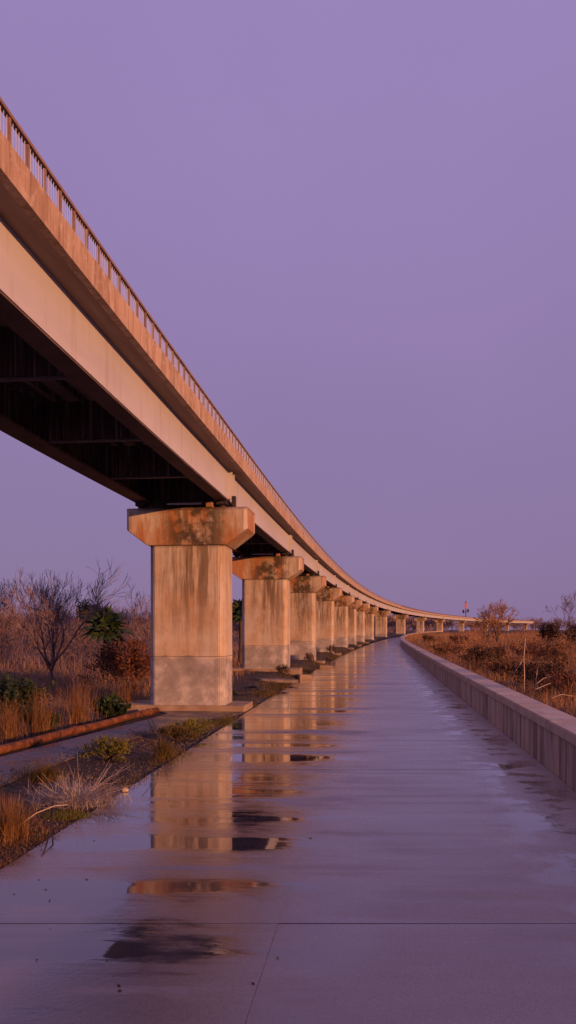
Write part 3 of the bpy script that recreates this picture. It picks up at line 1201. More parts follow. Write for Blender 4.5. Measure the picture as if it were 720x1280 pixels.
# separate tall feathery reed clumps that stand out
for i, (u, v, h, lab) in enumerate([(98, 905, 1.05, 'tall pale reed clump behind the rusty pipe'),
                                    (52, 918, 0.95, 'bushy orange reeds behind the rusty pipe, right of the dark bush at left'),
                                    (160, 885, 0.85, 'orange reed clump close to the left face of the largest pier'),
                                    (10, 925, 0.80, 'orange reed clump behind the rusty pipe at the left frame edge')]):
    tuft('reed_clump', gpt(u, v), lab, 0.40, h, 300, 40 + i, 'reed', 0.38, 0.0065, 'reeds', 'reed clumps behind the pipe', 0.2)

# grass between the piers
rng = np.random.default_rng(26)
P = scatter(26000, -17, -4.5, 12, 34, rng, lambda x, y: x < np.where(y < 18.8, pipe_x(y) - 0.25, np.where(y < 21, -6.7, cx(y) - 1.9)))
g = Geo()
blades(g, P, 0.26, 0.006 + 0.0003 * P[:, 1], 0.9, rng, 3, 0.5)
tag(g.build('low_grass', M['scrub']), 'low brown grass covering the ground beyond the rusty pipe', 'grass', kind='stuff')
rng = np.random.default_rng(22)
P = scatter(5200, -9.5, -4.0, 21, 62, rng, lambda x, y: (x < cx(y) - 0.2) & ((np.abs(((y - 19.75 + 6.5) % 13) - 6.5) > 0.9) | (x < cx(y) - 1.3)))
g = Geo()
blades(g, P, 0.42, 0.014, 0.5, rng, 3)
tag(g.build('dry_grass', M['russet']), 'russet grass growing between and behind the piers', 'grass', kind='stuff')

# low greens and weeds at the feet of the piers along the path edge
rng = np.random.default_rng(23)
y = rng.uniform(20.6, 110, 9000) ** 1.0
y = 20.6 + (y - 20.6) * rng.uniform(0.1, 1, len(y))
x = path_l(y) - np.abs(rng.normal(0.12, 0.42, len(y))) + 0.03
k = (np.sin(y * 1.9) + np.sin(y * 0.7 + 2) + rng.normal(0, 0.5, len(y)) > 0.0)
P = np.stack([x, y, terrain(x, y) - 0.01], 1)[k]
g = Geo()
blades(g, P, 0.13 + 0.0012 * P[:, 1], 0.012 + 0.0002 * P[:, 1], 0.8, rng, 3)
tag(g.build('verge_weeds', M['olive']), 'low olive weeds along the left edge of the path', 'weeds', kind='stuff')

# straw litter and small weeds on the planting strip
rng = np.random.default_rng(24)
P = scatter(5200, -4.9, -3.05, 5.8, 18.6, rng, lambda x, y: (np.sin(x * 3.1 + y * 2) + np.sin(y * 1.6 - 1) > 0.2))
g = Geo()
P[:, 2] += 0.025
blades(g, P, 0.05, 0.007, 2.6, rng, 3, 0.75)
tag(g.build('straw_litter', M['russet']), 'flattened straw litter on the bare soil strip', 'litter', kind='stuff')
# straw mat at the nearest left corner
P = scatter(6500, -4.6, -3.02, 5.6, 8.4, rng, lambda x, y: rng.uniform(0, 1, len(x)) < sstep(8.5, 7.4, y))
g = Geo()
P[:, 2] += 0.025
blades(g, P, 0.06, 0.008, 2.4, rng, 3, 0.7)
tag(g.build('straw_mat', M['reed']), 'orange straw mat at the nearest left corner of the strip', 'litter', kind='stuff')

# gravel over the strip and a little of it on the path edge
def gravel(n, f, smin, smax, seed):
    rng = np.random.default_rng(seed)
    P = f(rng, n)
    n = len(P)
    sz = rng.uniform(smin, smax, n) * rng.uniform(0.5, 1, n)
    o = np.array([(1, 0, 0), (0, 1, 0), (-1, 0, 0), (0, -1, 0), (0, 0, 0.8), (0, 0, -0.8)], float)
    V = P[:, None, :] + (o[None] + rng.normal(0, 0.25, (n, 6, 3))) * sz[:, None, None]
    t = np.array([(0, 1, 4), (1, 2, 4), (2, 3, 4), (3, 0, 4), (1, 0, 5), (2, 1, 5), (3, 2, 5), (0, 3, 5)])
    g = Geo()
    g.add(V, None, (np.arange(n)[:, None, None] * 6 + t[None]).reshape(-1, 3))
    return g


def strip_pts(rng, n):
    y = rng.uniform(5.6, 30, n)
    x = float(path_l(10)) - np.abs(rng.normal(0.35, 0.55, n)) + 0.12 + (path_l(y) - float(path_l(10)))
    z = np.where(x > path_l(y), grade(y) + 0.006, terrain(x, y) + 0.002)
    k = (x > -4.6) & ((x < path_l(y)) | (rng.uniform(0, 1, n) < 0.25)) & ~((y > 18.4) & (y < 20.6))
    return np.stack([x, y, z], 1)[k]


tag(gravel(6500, strip_pts, 0.006, 0.020, 61).build('gravel', M['gravel']), 'loose gravel scattered over the soil strip by the path edge', 'gravel', kind='stuff')
rng = np.random.default_rng(63)
n = 60
y = 4.2 + 22 * rng.uniform(0, 1, n) ** 1.5
x = path_l(y) + np.abs(rng.normal(0, 1.1, n)) + 0.02
k = x < path_r(y) - 0.05
C = np.stack([x, y, grade(y) + 0.0075], 1)[k]
g = Geo()
a = rng.uniform(0, 6.28, len(C))
u1 = np.stack([np.cos(a), np.sin(a), rng.normal(0, 0.04, len(C))], 1) * rng.uniform(0.008, 0.022, len(C))[:, None]
u2 = np.stack([-np.sin(a), np.cos(a), rng.normal(0, 0.08, len(C))], 1) * rng.uniform(0.005, 0.012, len(C))[:, None]
V = np.stack([C - u1, C + u2, C + u1, C - u2], 1)
g.add(V, np.arange(len(C))[:, None] * 4 + np.arange(4)[None])
tag(g.build('leaf_litter', M['darkleaf']), 'small dark wet leaves and chips strewn on the path', 'litter', kind='stuff')
def lane_pts(rng, n):
    y = rng.uniform(8, 18.5, n)
    e = np.interp(y, [8, 10, 12.4, 15, 17.3, 18.6], [-4.85, -4.78, -4.70, -4.30, -3.75, -3.25])
    x = e - np.abs(rng.normal(0, 0.22, n)) + 0.08
    return np.stack([x, y, np.full(n, 0.022)], 1)


tag(gravel(1500, lane_pts, 0.006, 0.02, 64).build('gravel', M['gravel']), 'gravel spilled along the edge of the grey side path', 'gravel', kind='stuff')
rng = np.random.default_rng(65)
P = lane_pts(rng, 1500)
k = np.sin(P[:, 1] * 3.1) + np.sin(P[:, 1] * 1.4) > 0
g = Geo()
blades(g, P[k], 0.10, 0.007, 1.0, rng, 3)
tag(g.build('lane_weeds', M['olive']), 'sparse weeds growing along the edge of the grey side path', 'weeds', kind='stuff')
# creeping weeds that spill over the concrete edge
rng = np.random.default_rng(62)
y = rng.uniform(5.6, 18.6, 4200)
ker = -1.2 * (y < 8.3) + np.sin(y * 2.7) + np.sin(y * 1.13 + 1) + rng.normal(0, 0.35, len(y))
x = path_l(y) - 0.10 + np.abs(rng.normal(0, 0.10, len(y))) * np.where(rng.uniform(0, 1, len(y)) < 0.6, -1.6, 1.0)
k = ker > 0.35
P = np.stack([x, y, np.full_like(x, 0.004)], 1)[k]
g = Geo()
blades(g, P, 0.085, 0.007, 0.9, rng, 3)
tag(g.build('edge_weeds', M['olive']), 'ragged olive and brown weeds spilling over the near path edge', 'weeds', kind='stuff')

# foreground clumps
def long_stems(k, h, sp):
    def f(g, rng):
        P = rng.normal(0, 0.05, (k, 3))
        P[:, 2] = 0
        blades(g, P, h, 0.010, sp, rng, 5, 0.5)
    return f
tuft('dry_grass_tuft', gpt(12, 1048), 'bright orange dry grass tuft at the left frame edge nearest the camera', 0.26, 0.46, 640, 51, 'reed', 0.55, 0.006, 'grass tuft', 'grass tufts on the soil strip', 0.35, long_stems(10, 0.5, 0.9))
def spiky(r, h, n, seed):
    rng = np.random.default_rng(seed)
    g = Geo()
    az = rng.uniform(0, 6.283, n)
    tl = np.arccos(rng.uniform(0.12, 0.98, n))
    d = np.stack([np.cos(az) * np.sin(tl), np.sin(az) * np.sin(tl), np.cos(tl)], 1)
    L = rng.beta(2.2, 2.6, n) * (0.85 + 0.35 * np.sin(az * 3 + 1) + 0.2 * np.sin(az * 7)) * 1.25
    L = np.where(rng.uniform(0, 1, n) < 0.05, L * 1.5, L)
    b = np.stack([rng.normal(0, r * 0.16, n), rng.normal(0, r * 0.16, n), np.full(n, -0.01)], 1)
    m = b + d * np.stack([L * r, L * r, L * h], 1) * 0.55 + rng.normal(0, 0.012, (n, 3))
    t = b + d * np.stack([L * r, L * r, L * h], 1) + rng.normal(0, 0.03, (n, 3)) - np.array([0, 0, 0.03])
    m[:, 2] = np.maximum(m[:, 2], 0.02)
    t[:, 2] = np.maximum(t[:, 2], 0.015)
    segs_geo(g, b, m, np.full(n, 0.0042), np.full(n, 0.0034), 4)
    segs_geo(g, m, t, np.full(n, 0.0034), np.full(n, 0.0015), 4)
    k = rng.integers(0, n, n)
    o = m[k] + (t[k] - m[k]) * rng.uniform(0, 0.6, n)[:, None]
    segs_geo(g, o, o + (t[k] - m[k]) * 0.5 + rng.normal(0, 0.045, (n, 3)), np.full(n, 0.003), np.full(n, 0.0012), 3)
    return g


g = spiky(0.52, 0.50, 380, 52)
P = np.stack([RNG.normal(0.02, 0.22, 1100), RNG.normal(0, 0.16, 1100), np.full(1100, -0.01)], 1)
blades(g, P, 0.30, 0.006, 1.3, RNG, 4, 0.5)
o = g.build('dry_grass_tuft', M['palegrass'])
o.location = gpt(92, 1004)
tag(o, 'large bleached grey spiky tussock spreading onto the wet path edge', 'grass tuft', 'grass tufts on the soil strip')
tuft('dry_grass_tuft', gpt(128, 1000), 'smaller orange tipped tussock just right of the bleached one', 0.16, 0.26, 240, 57, 'reed', 0.9, 0.005, 'grass tuft', 'grass tufts on the soil strip', 0.4)
tuft('dry_grass_tuft', gpt(56, 975), 'round brown green tussock behind the bleached one', 0.30, 0.27, 640, 53, 'olive', 0.7, 0.007, 'grass tuft', 'grass tufts on the soil strip')
tuft('dry_grass_tuft', gpt(206, 948), 'brown weed clump with long thin stems at the path edge before the largest pier', 0.22, 0.36, 480, 54, 'olive', 0.5, 0.007, 'grass tuft', 'grass tufts on the soil strip', 0.3, long_stems(9, 0.75, 0.6))
leafy_bush('low_shrub', gpt(137, 950), 'small yellow green shrub on the strip beside the grey side path', 0.66, 0.36, 61, 'moss', 2400, 0.040, 0.45, 16, 'shrub')
leafy_bush('low_shrub', gpt(238, 918), 'low olive green shrub left of the path edge in front of the largest pier', 0.80, 0.28, 62, 'moss', 2200, 0.040, 0.45, 14, 'shrub')
leafy_bush('low_shrub', gpt(222, 926), 'rusty brown leafed shrub behind the brown weed clump', 0.60, 0.28, 63, 'olive', 1600, 0.040, 0.45, 14, 'shrub')
rng = np.random.default_rng(25)
for (u, v, rx, ry, lab) in [(83, 1020, 0.26, 0.16, 'bright green moss patch at the path edge below the bleached tussock'),
                            (275, 903, 0.28, 0.75, 'green moss strip at the path corner in front of the largest pier')]:
    c = gpt(u, v)
    n = 900
    a = rng.uniform(0, 6.28, n)
    q = np.sqrt(rng.uniform(0, 1, n))
    P = np.stack([np.cos(a) * q * rx, np.sin(a) * q * ry, np.full(n, -0.005)], 1)
    g = Geo()
    blades(g, P, 0.075, 0.008, 0.7, rng, 3)
    o = g.build('moss_patch', M['moss'])
    o.location = c
    tag(o, lab, 'moss', 'moss patches')

# bent dark cane reaching over the path
c = gpt(66, 1025)
g = Geo()
polyline_tube(g, [(-0.06, 0.10, 0.0), (-0.01, 0.02, 0.20), (0.05, -0.12, 0.23), (0.16, -0.38, 0.19), (0.28, -0.72, 0.11), (0.38, -1.05, 0.05), (0.46, -1.35, 0.016)], [0.009, 0.009, 0.009, 0.008, 0.008, 0.007, 0.005], 6)
o = g.build('bent_cane', M['cane'], None, True)
o.location = c
tag(o, 'thin dark cane arching from the grass down onto the wet path', 'cane')
c = gpt(202, 947)
g = Geo()
for dx, dy, hz, bend in ((-0.42, 0.25, 0.72, 0.1), (-0.20, 0.1, 0.62, 0.04), (0.12, 0.15, 0.50, -0.03), (-0.55, 0.05, 0.45, 0.12)):
    polyline_tube(g, [(0, 0, -0.02), (dx * 0.3 + bend * .3, dy * 0.3, hz * 0.42), (dx * 0.7 + bend * .2, dy * 0.7, hz * 0.8), (dx, dy, hz)], [0.008, 0.007, 0.006, 0.004], 5)
o = g.build('weed_stems', M['cane'], None, True)
o.location = c
tag(o, 'dark bare stems leaning left out of the brown weed clump at the path edge', 'plant')
for i, (p0, p1, lab) in enumerate([((20, 1048), (62, 1012), 'pale dry stick rising from the orange tuft at the left edge')]):
    a, b = np.array(gpt(*p0)), np.array(gpt(*p1))
    g = Geo()
    polyline_tube(g, [(0, 0, 0.12), (0.16, 0.1, 0.24), (0.30, 0.2, 0.29), (0.42, 0.22, 0.30)], [0.007, 0.006, 0.005, 0.003], 5)
    o = g.build('dry_stick', M['stalk'], None, True)
    o.location = tuple(a)
    tag(o, lab, 'stick')


def rock(name, loc, sc, seed, m, label, cat, rz=0.0):
    bm = bmesh.new()
    bmesh.ops.create_icosphere(bm, subdivisions=2, radius=1)
    r_ = random.Random(seed)
    ph = [r_.uniform(0, 6) for _ in range(6)]
    for v in bm.verts:
        c = v.co
        k = 1 + 0.16 * math.sin(3 * c.x + ph[0]) + 0.14 * math.sin(3.7 * c.y + ph[1]) + 0.12 * math.sin(4.1 * c.z + ph[2]) + r_.uniform(-0.05, 0.05)
        v.co = Vector((c.x * k * sc[0], c.y * k * sc[1], max(-0.25, c.z) * k * sc[2] + 0.25 * sc[2]))
    o = from_bm(name, bm, m)
    o.location = loc
    o.rotation_euler = (0, 0, rz)
    tag(o, label, cat)
    return o


rock('pale_stone', (gpt(157, 990)[0], gpt(157, 990)[1], 0.012), (0.044, 0.040, 0.034), 5, M['stone'], 'small pale yellow stone at the path edge beside the bleached tussock', 'stone')
rock('pebble', (*ground_xy(388, 1048)[:2], 0.008), (0.018, 0.014, 0.010), 4, M['stone'], 'tiny pale pebble lying on the wet path', 'pebble')
# debris near the second pier
c2 = world_xy(352, 31.0)
leafy_bush('low_shrub', at(353, 31.2), 'dark low shrub at the foot of the second pier', 0.55, 0.42, 65, 'darkleaf', 700, 0.05, 0.5, 12, 'shrub')
leafy_bush('low_shrub', at(386, 43.5), 'brown low shrub at the foot of the third pier', 0.6, 0.42, 66, 'brownleaf', 600, 0.06, 0.5, 12, 'shrub')
leafy_bush('low_shrub', at(414, 56.0), 'dark low shrub at the foot of the fourth pier', 0.7, 0.6, 67, 'darkleaf', 600, 0.07, 0.5, 12, 'shrub')
o = from_bm('broken_slab', box_bm(-0.75, 0.75, -0.3, 0.3, 0, 0.12, 0.02), M['rubble'])
o.location = at(345, 28.5); o.rotation_euler = (0.03, 0.05, 0.6)
tag(o, 'flat broken concrete slab lying on the bank before the second pier', 'slab')
o = from_bm('rubble_block', box_bm(-0.26, 0.26, -0.2, 0.2, -0.03, 0.22, 0.03), M['plinth'])
o.location = at(381, 32.2); o.rotation_euler = (0.02, 0.04, 0.3)
tag(o, 'orange brown rubble block at the path edge beside the second pier', 'rubble')
o = from_bm('rubble_block', box_bm(-0.34, 0.34, -0.25, 0.25, -0.03, 0.17, 0.03), M['plinth'])
o.location = at(407, 41.0); o.rotation_euler = (0.02, 0.04, 0.1)
tag(o, 'low rubble block at the path edge beside the third pier', 'rubble')
cc = np.array(at(304, 24.5))
g = Geo()
th = np.linspace(0.2, 5.6, 26)
polyline_tube(g, np.stack([np.cos(th) * 0.42, np.sin(th) * 1.3, 0.06 + 0.05 * np.sin(th * 2) + 0.03 * th / 5], 1), 0.035, 8)
o = g.build('black_hose', M['rubber'], None, True)
o.location = tuple(cc)
tag(o, 'black hose loop lying on the ground between the first two piers', 'hose')

# dark leafy bushes and the palms
leafy_bush('dark_bush', at(14, 16.2), 'dark green bush at the left frame edge among dry grass', 1.15, 1.05, 71, 'green', 1500, 0.12, 0.6, 14)
leafy_bush('dark_bush', at(133, 17.6), 'low dark green bush in front of the largest pier, left of its plinth', 0.85, 0.52, 72, 'green', 1200, 0.11, 0.7, 12)
leafy_bush('red_bush', at(163, 24.5), 'dark red leafed bush left of the largest pier', 1.9, 1.6, 73, 'redleaf', 3600, 0.11, 0.45, 22)
leafy_bush('dark_bush', at(60, 15.6), 'small dark green plant low in the dry grass', 0.4, 0.42, 74, 'green', 400, 0.10, 0.6, 8)


def fan_palm(loc, label, trunk_h, crown_r, seed, nf=26):
    rng = np.random.default_rng(seed)
    root = empty('fan_palm', loc)
    tag(root, label, 'palm')
    g = Geo()
    zs = np.linspace(-0.1, trunk_h, 12)
    polyline_tube(g, np.stack([0.05 * np.sin(zs), 0 * zs, zs], 1), 0.10 + 0.015 * np.sin(zs * 22), 10)
    g.build('trunk', M['bark'], root, True)
    for f in range(nf):
        az = f * 2.399 + rng.uniform(-.2, .2)
        el = math.radians(80 - 120 * (f / nf) ** 0.9)
        d = np.array([math.cos(az) * math.cos(el), math.sin(az) * math.cos(el), math.sin(el)])
        side = np.array([-math.sin(az), math.cos(az), 0])
        nrm = np.cross(d, side)
        o = np.array([0, 0, trunk_h])
        pl = crown_r * 0.28
        g = Geo()
        b0 = o + d * pl
        segs_geo(g, [o], [b0], [0.014], [0.010], 4)
        ns = 8
        R_ = crown_r * 0.72
        for s in range(ns):
            a = (s / (ns - 1) - 0.5) * R(230)
            ld = d * math.cos(a) + side * math.sin(a)
            ld = ld + np.array([0, 0, -0.12])
            wv = -d * math.sin(a) + side * math.cos(a)
            L = R_ * (1 - 0.22 * abs(a) / 2) * rng.uniform(0.9, 1.05)
            w = L * 0.17
            tipd = b0 + ld * L + np.array([0, 0, -0.10 * L])
            midp = b0 + ld * L * 0.55
            g.add([b0, midp - wv * w - nrm * .01, midp + nrm * w * .5, midp + wv * w - nrm * .01, tipd], None,
                  [(0, 1, 2), (0, 2, 3), (1, 4, 2), (2, 4, 3)])
        g.build('frond', M['green'], root)
    return root


fan_palm(at(131, 28.0), 'fan palm with a dark green star of leaves above the dark red bush', 1.84, 1.15, 81, 12)
fan_palm(at(300, 39.0), 'fan palm seen in the gap between the first two piers', 2.45, 1.1, 82, 13)

bare_tree('bare_tree', at(66, 24.0), 'bare branching tree standing alone in front of the woods at left', 4.25, 91, 5, 'bare trees at left', spread=0.42, rad=0.060, fork=0.24, limbs=6, minr=0.0046, tilt=(0.25, 0.8), kids=(2, 4), mt='palebark', mc='scrub')
bare_tree('bare_tree', at(172, 43), 'bare tree with a hazy crown just left of the largest pier', 4.1, 92, 5, 'bare trees at left', spread=0.5, minr=0.006, limbs=5, mt='twig', mc='scrub')
bare_tree('bare_tree', at(2, 38), 'bare tree with a rounded brown crown at the left frame edge', 4.1, 93, 5, 'bare trees at left', spread=0.5, minr=0.007, limbs=5, mt='twig', mc='scrub')
leafy_bush('evergreen_tree', at(111, 46), 'olive green evergreen crown rising behind the fan palm', 1.5, 3.35, 75, 'oliveleaf', 7000, 0.13, 0.55, 16, 'tree', lift=0.5)

# woods behind, read as one mass
def scrub_proto(seed, h, depth=4, minr=0.007):
    rng = np.random.default_rng(seed)
    segs = []
    for k in range(5):
        az = rng.uniform(0, 6.28)
        tl = rng.uniform(0.05, 0.6)
        grow(rng, (rng.normal(0, .12), rng.normal(0, .12), 0), (math.cos(az) * math.sin(tl), math.sin(az) * math.sin(tl), math.cos(tl)), h * 0.33, 0.02, depth, segs, 0.5, 0.2, 0.14, (2, 3), 0.74, minr)
    top = max(s[1][2] for s in segs)
    return seg_mesh([(a * h / top, b * h / top, r0, r1, d) for a, b, r0, r1, d in segs], 3)


protos = [scrub_proto(200 + i, 3.0) for i in range(5)]
rng = np.random.default_rng(31)
g = Geo()
for k in range(190):
    Y = rng.uniform(30, 75)
    X = -(0.20 * Y + rng.uniform(0, 1) ** 1.2 * 26)
    X = min(X, float(cx(Y)) - 3.2)
    s = rng.uniform(0.75, 1.1) * (0.85 + 0.006 * (Y - 30)) * (1.0 + 0.25 * sstep(-14, -24, X))
    g.merge(protos[rng.integers(5)], xf((X, Y, float(terrain(X, Y)) - 0.1), rng.uniform(0, 6.28), s))
tag(g.build('woods', M['scrub']), 'brown leafless woods beyond the viaduct at left', 'woods', kind='stuff')
rng = np.random.default_rng(32)
P = scatter(26000, -55, -6, 30, 70, rng, lambda x, y: x < cx(y) - 3.0)
g = Geo()
blades(g, P, 0.8 + 0.35 * np.sin(P[:, 0] * 0.9) * np.sin(P[:, 1] * 0.7) + rng.normal(0, 0.12, len(P)), 0.026, 0.4, rng, 3)
tag(g.build('undergrowth', M['scrub']), 'dense brown undergrowth filling the woods at left', 'undergrowth', kind='stuff')
# distant wood belt on the horizon
rng = np.random.default_rng(33)
g = Geo()
far = [scrub_proto(600 + i, 3.0, 3, 0.022) for i in range(5)]
for k in range(1700):
    Y = rng.uniform(120, 560)
    X = rng.uniform(-0.55, 0.62) * Y
    if abs(X - float(cx(Y))) < 9: continue
    if X > float(cx(Y)) - 12 and Y < (240 if X < float(cx(Y)) else 435): continue
    s = rng.uniform(1.2, 2.0) * (0.7 + Y / 420)
    g.merge(far[rng.integers(5)], xf((X, Y, float(terrain(X, Y)) - 0.3), rng.uniform(0, 6.28), s, s * (0.62 if Y < 240 else 0.85)))
tag(g.build('distant_woods', M['scrub']), 'belt of leafless woods along the horizon', 'woods', kind='stuff')

# ------------------------------------------------------------------ RIGHT FIELD
def right_keep(x, y):
    return x > path_r(y) + 0.62
rng = np.random.default_rng(41)
n = 85000
y = 7 + 120 * rng.uniform(0, 1, n) ** 1.7
x = path_r(y) + 0.55 + rng.uniform(0, 1, n) ** 1.25 * (4 + 0.36 * y)
cl = 0.5 + 0.5 * np.sin(x * 1.3 + 1.1 * np.sin(y * 0.6)) * np.sin(y * 0.9 + x * 0.5)
k = rng.uniform(0, 1, n) < 0.35 + 0.65 * cl
x, y, cl = x[k], y[k], cl[k]
P = np.stack([x, y, terrain(x, y) - 0.02], 1)
g = Geo()
edge = sstep(0, 1.6, x - path_r(y) - 0.5)
blades(g, P, (0.20 + 0.34 * cl) * (0.6 + 0.6 * edge) * (1 + 0.003 * y), 0.006 + 0.00022 * y, 0.55, rng, 3)
tag(g.build('dry_grass', M['russet']), 'russet dry grass covering the field beyond the low wall', 'grass', kind='stuff')
rng = np.random.default_rng(42)
n = 11000
y = 9 + 80 * rng.uniform(0, 1, n) ** 1.6
x = path_r(y) + 0.7 + rng.uniform(0, 1, n) * (1.5 + 0.25 * y)
k = np.sin(x * 2.3 + y) + np.sin(y * 1.7 - x) > 0.2
P = np.stack([x, y, terrain(x, y) - 0.02], 1)[k]
g = Geo()
blades(g, P, 0.52, 0.006 + 0.00018 * P[:, 1], 0.4, rng, 3)
tag(g.build('tall_grass', M['reed']), 'taller orange grass stalks in the field beyond the low wall', 'grass', kind='stuff')

# scrub layer of the field
rng = np.random.default_rng(43)
low = [scrub_proto(300 + i, 0.9, 4, 0.0035) for i in range(4)]
g = Geo()
for kk in range(70):
    Y = 24 + 96 * rng.uniform(0, 1) ** 1.4
    X = float(path_r(Y)) + 2.2 + rng.uniform(0, 1) * (2.2 + 0.30 * Y)
    s = rng.uniform(0.7, 1.25) * (1 + 0.004 * Y)
    g.merge(low[rng.integers(4)], xf((X, Y, float(terrain(X, Y)) - 0.05), rng.uniform(0, 6.28), s * 1.2, s))
tag(g.build('scrub', M['fieldscrub']), 'low leafless scrub spread through the field beyond the wall', 'scrub', kind='stuff')

for i, (u, dpt, w, h, mt, n, lab) in enumerate([
    (594, 30, 2.2, 1.25, 'darkleaf', 1800, 'dark brown shrub in the field below the far viaduct'),
    (625, 31, 1.6, 1.15, 'brownleaf', 1500, 'brown shrub below the bare bush in the field'),
    (640, 24, 1.9, 1.0, 'brownleaf', 1700, 'brown leafed shrub behind the tall pale stalk'),
    (683, 20, 1.9, 0.95, 'darkleaf', 2000, 'very dark shrub in the field, right of the tall pale stalk'),
    (668, 21, 1.3, 0.9, 'darkleaf', 1300, 'dark shrub close behind the tall pale stalk'),
    (706, 17, 1.3, 0.85, 'redleaf', 1500, 'rust red shrub at the right frame edge'),
    (561, 44, 2.4, 1.1, 'brownleaf', 1500, 'brown shrub near the wall where it bends away'),
    (660, 36, 2.6, 1.35, 'redleaf', 1900, 'red brown shrub below the bright end of the viaduct'),
    (700, 30, 2.4, 1.5, 'brownleaf', 1800, 'brown shrub below the dark evergreens at right'),
    (575, 60, 3.0, 1.4, 'redleaf', 1500, 'far red brown shrub under the distant piers'),
    (535, 75, 2.6, 1.1, 'brownleaf', 1200, 'farthest brown shrub just beyond the bend of the wall'),
]):
    leafy_bush('dry_shrub', at(u, dpt), lab, w * 0.8, h * 0.66, 400 + i, mt, int(n * 0.6), 0.055 + 0.0016 * dpt, 0.5, 14, 'shrub', 'shrubs in the field beyond the wall')

bare_tree('bare_bush', at(622, 62), 'wide leafless bush in the field hiding part of the far viaduct', 3.6, 501, 5, None, 'bush', 0.6, 0.05, 0.08, 9, 0.012, 'twig', 'fieldscrub', (0.1, 0.6))
bare_tree('bare_bush', at(608, 66), 'thinner leafless bush right behind the wide one, left of its middle', 2.9, 507, 5, None, 'bush', 0.6, 0.05, 0.08, 8, 0.012, 'twig', 'fieldscrub', (0.1, 0.6))
bare_tree('bare_tree', at(714, 46), 'slender bare tree at the right frame edge above the dark evergreens', 3.6, 502, 5, None, 'tree', 0.42, 0.04, 0.3, 4, 0.005, 'bark', 'twig')
leafy_bush('rounded_bush', at(687, 58), 'rounded brown bush on the skyline right of the viaduct end', 1.5, 1.75, 503, 'darkleaf', 1800, 0.16, 0.5, 20, 'bush')
leafy_bush('evergreen_bush', at(716, 52), 'dark evergreen at the right frame edge under the slender bare tree', 1.9, 1.55, 504, 'darkleaf', 1900, 0.14, 0.5, 20, 'bush')

# pale stalks by the wall
def stalk(u, dpt, pts, r, label):
    c = at(u, dpt)
    g = Geo()
    polyline_tube(g, pts, np.linspace(r, r * 0.45, len(pts)), 6)
    o = g.build('dry_stalk', M['stalk'], None, True)
    o.location = c
    tag(o, label, 'stalk', 'pale stalks beyond the wall')
stalk(655, 18.5, [(0, 0, -0.05), (0.01, 0, 0.45), (0.0, 0.02, 0.85), (0.04, 0.02, 1.30)], 0.014, 'tall upright pale stalk standing beyond the low wall')
stalk(634, 21.0, [(0, 0, -0.05), (0.06, 0, 0.15), (0.22, 0, 0.42), (0.40, 0, 0.70)], 0.014, 'pale stalk leaning right beside the tall upright one')
stalk(669, 17.6, [(0, 0, -0.05), (0.01, 0, 0.25), (0.05, 0.02, 0.62)], 0.010, 'short thin pale stalk right of the tall upright one')
stalk(676, 17.0, [(-0.1, 0, 0.34), (0.08, 0.1, 0.46), (0.25, 0.1, 0.50), (0.42, 0.05, 0.34)], 0.010, 'fallen pale branch lying on the grass right of the stalks')
stalk(672, 16.0, [(-0.05, 0, 0.30), (0.12, 0.1, 0.36), (0.3, 0.2, 0.42)], 0.008, 'thin fallen branch below the thicker pale one')
stalk(704, 14.0, [(-0.2, 0, 0.30), (0.0, 0.1, 0.36), (0.2, 0.1, 0.33)], 0.007, 'thin pale stick lying in the grass at the right frame edge')

# ------------------------------------------------------------------ LIGHT
EL = 7.2
sx, sy = 0.79, -0.613
ev = R(EL)
to_sun = Vector((sx * math.cos(ev), sy * math.cos(ev), math.sin(ev)))
sun = bpy.data.lights.new('sun', 'SUN')
sun.energy = 5.0
sun.angle = R(0.6)
sun.color = (1.0, 0.43, 0.17)
so = bpy.data.objects.new('sun', sun)
so.rotation_euler = (-to_sun).to_track_quat('-Z', 'Y').to_euler()
so.location = (20, -20, 30)
COL.objects.link(so)

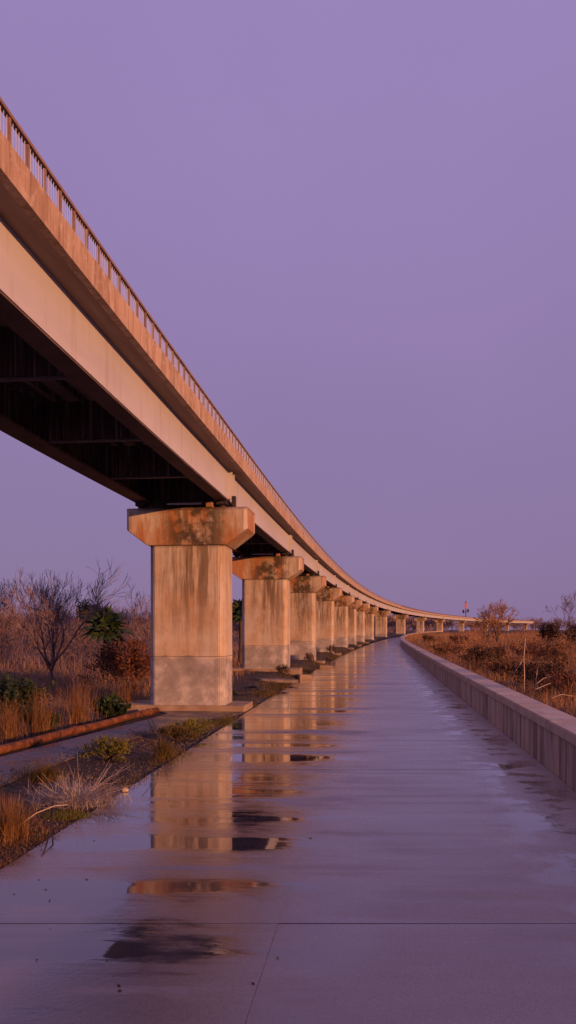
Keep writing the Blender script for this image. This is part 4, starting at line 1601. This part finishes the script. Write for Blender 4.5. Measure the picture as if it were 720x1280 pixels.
W = bpy.data.worlds.new('World')
S.world = W
W.use_nodes = True
nt = W.node_tree
nt.nodes.clear()
out = nt.nodes.new('ShaderNodeOutputWorld')
sky = nt.nodes.new('ShaderNodeTexSky')
sky.sky_type = 'NISHITA'
sky.sun_disc = False
sky.sun_elevation = ev
sky.sun_rotation = math.atan2(sx, sy)
bg1 = nt.nodes.new('ShaderNodeBackground')
bg1.inputs['Strength'].default_value = 0.05
nt.links.new(sky.outputs[0], bg1.inputs['Color'])
tc = nt.nodes.new('ShaderNodeTexCoord')
sp = nt.nodes.new('ShaderNodeSeparateXYZ')
nt.links.new(tc.outputs['Generated'], sp.inputs[0])
rp_ = nt.nodes.new('ShaderNodeValToRGB')
el_ = rp_.color_ramp.elements
el_[0].position = 0.0
el_[0].color = (0.26, 0.176, 0.355, 1)
el_[1].position = 0.62
el_[1].color = (0.35, 0.25, 0.53, 1)
ez = el_.new(1.0)
ez.color = (0.56, 0.41, 0.80, 1)
nt.links.new(sp.outputs['Z'], rp_.inputs['Fac'])
# faint unevenness of the overcast dusk sky
nz = nt.nodes.new('ShaderNodeTexNoise')
nz.inputs['Scale'].default_value = 1.6
nz.inputs['Detail'].default_value = 3
nt.links.new(tc.outputs['Generated'], nz.inputs['Vector'])
mr = nt.nodes.new('ShaderNodeMapRange')
mr.inputs[1].default_value = 0.3
mr.inputs[2].default_value = 0.7
mr.inputs[3].default_value = 0.945
mr.inputs[4].default_value = 1.055
nt.links.new(nz.outputs['Fac'], mr.inputs[0])
bg2 = nt.nodes.new('ShaderNodeBackground')
nt.links.new(rp_.outputs['Color'], bg2.inputs['Color'])
nt.links.new(mr.outputs[0], bg2.inputs['Strength'])
mx = nt.nodes.new('ShaderNodeMixShader')
mx.inputs[0].default_value = 0.88
nt.links.new(bg1.outputs[0], mx.inputs[1])
nt.links.new(bg2.outputs[0], mx.inputs[2])
nt.links.new(mx.outputs[0], out.inputs['Surface'])

# ------------------------------------------------------------------ CAMERA
cam = bpy.data.cameras.new('camera')
cam.sensor_fit = 'HORIZONTAL'
cam.sensor_width = 36
cam.lens = 36 * F_PX / 720
cam.shift_y = (HOR - 640) / 720
cam.clip_start = 0.05
cam.clip_end = 6000
co = bpy.data.objects.new('camera', cam)
co.location = (0, 0, EYE)
co.rotation_euler = (R(90), 0, YAW)
COL.objects.link(co)
S.camera = co
S.view_settings.view_transform = 'Standard'
S.view_settings.look = 'None'
S.view_settings.gamma = 1
S.view_settings.exposure = 0.0
S.view_settings.use_curve_mapping = False
S.cycles.use_denoising = True
S.cycles.max_bounces = 6
S.cycles.diffuse_bounces = 3
S.cycles.glossy_bounces = 3
S.cycles.transparent_max_bounces = 4
S.render.film_transparent = False
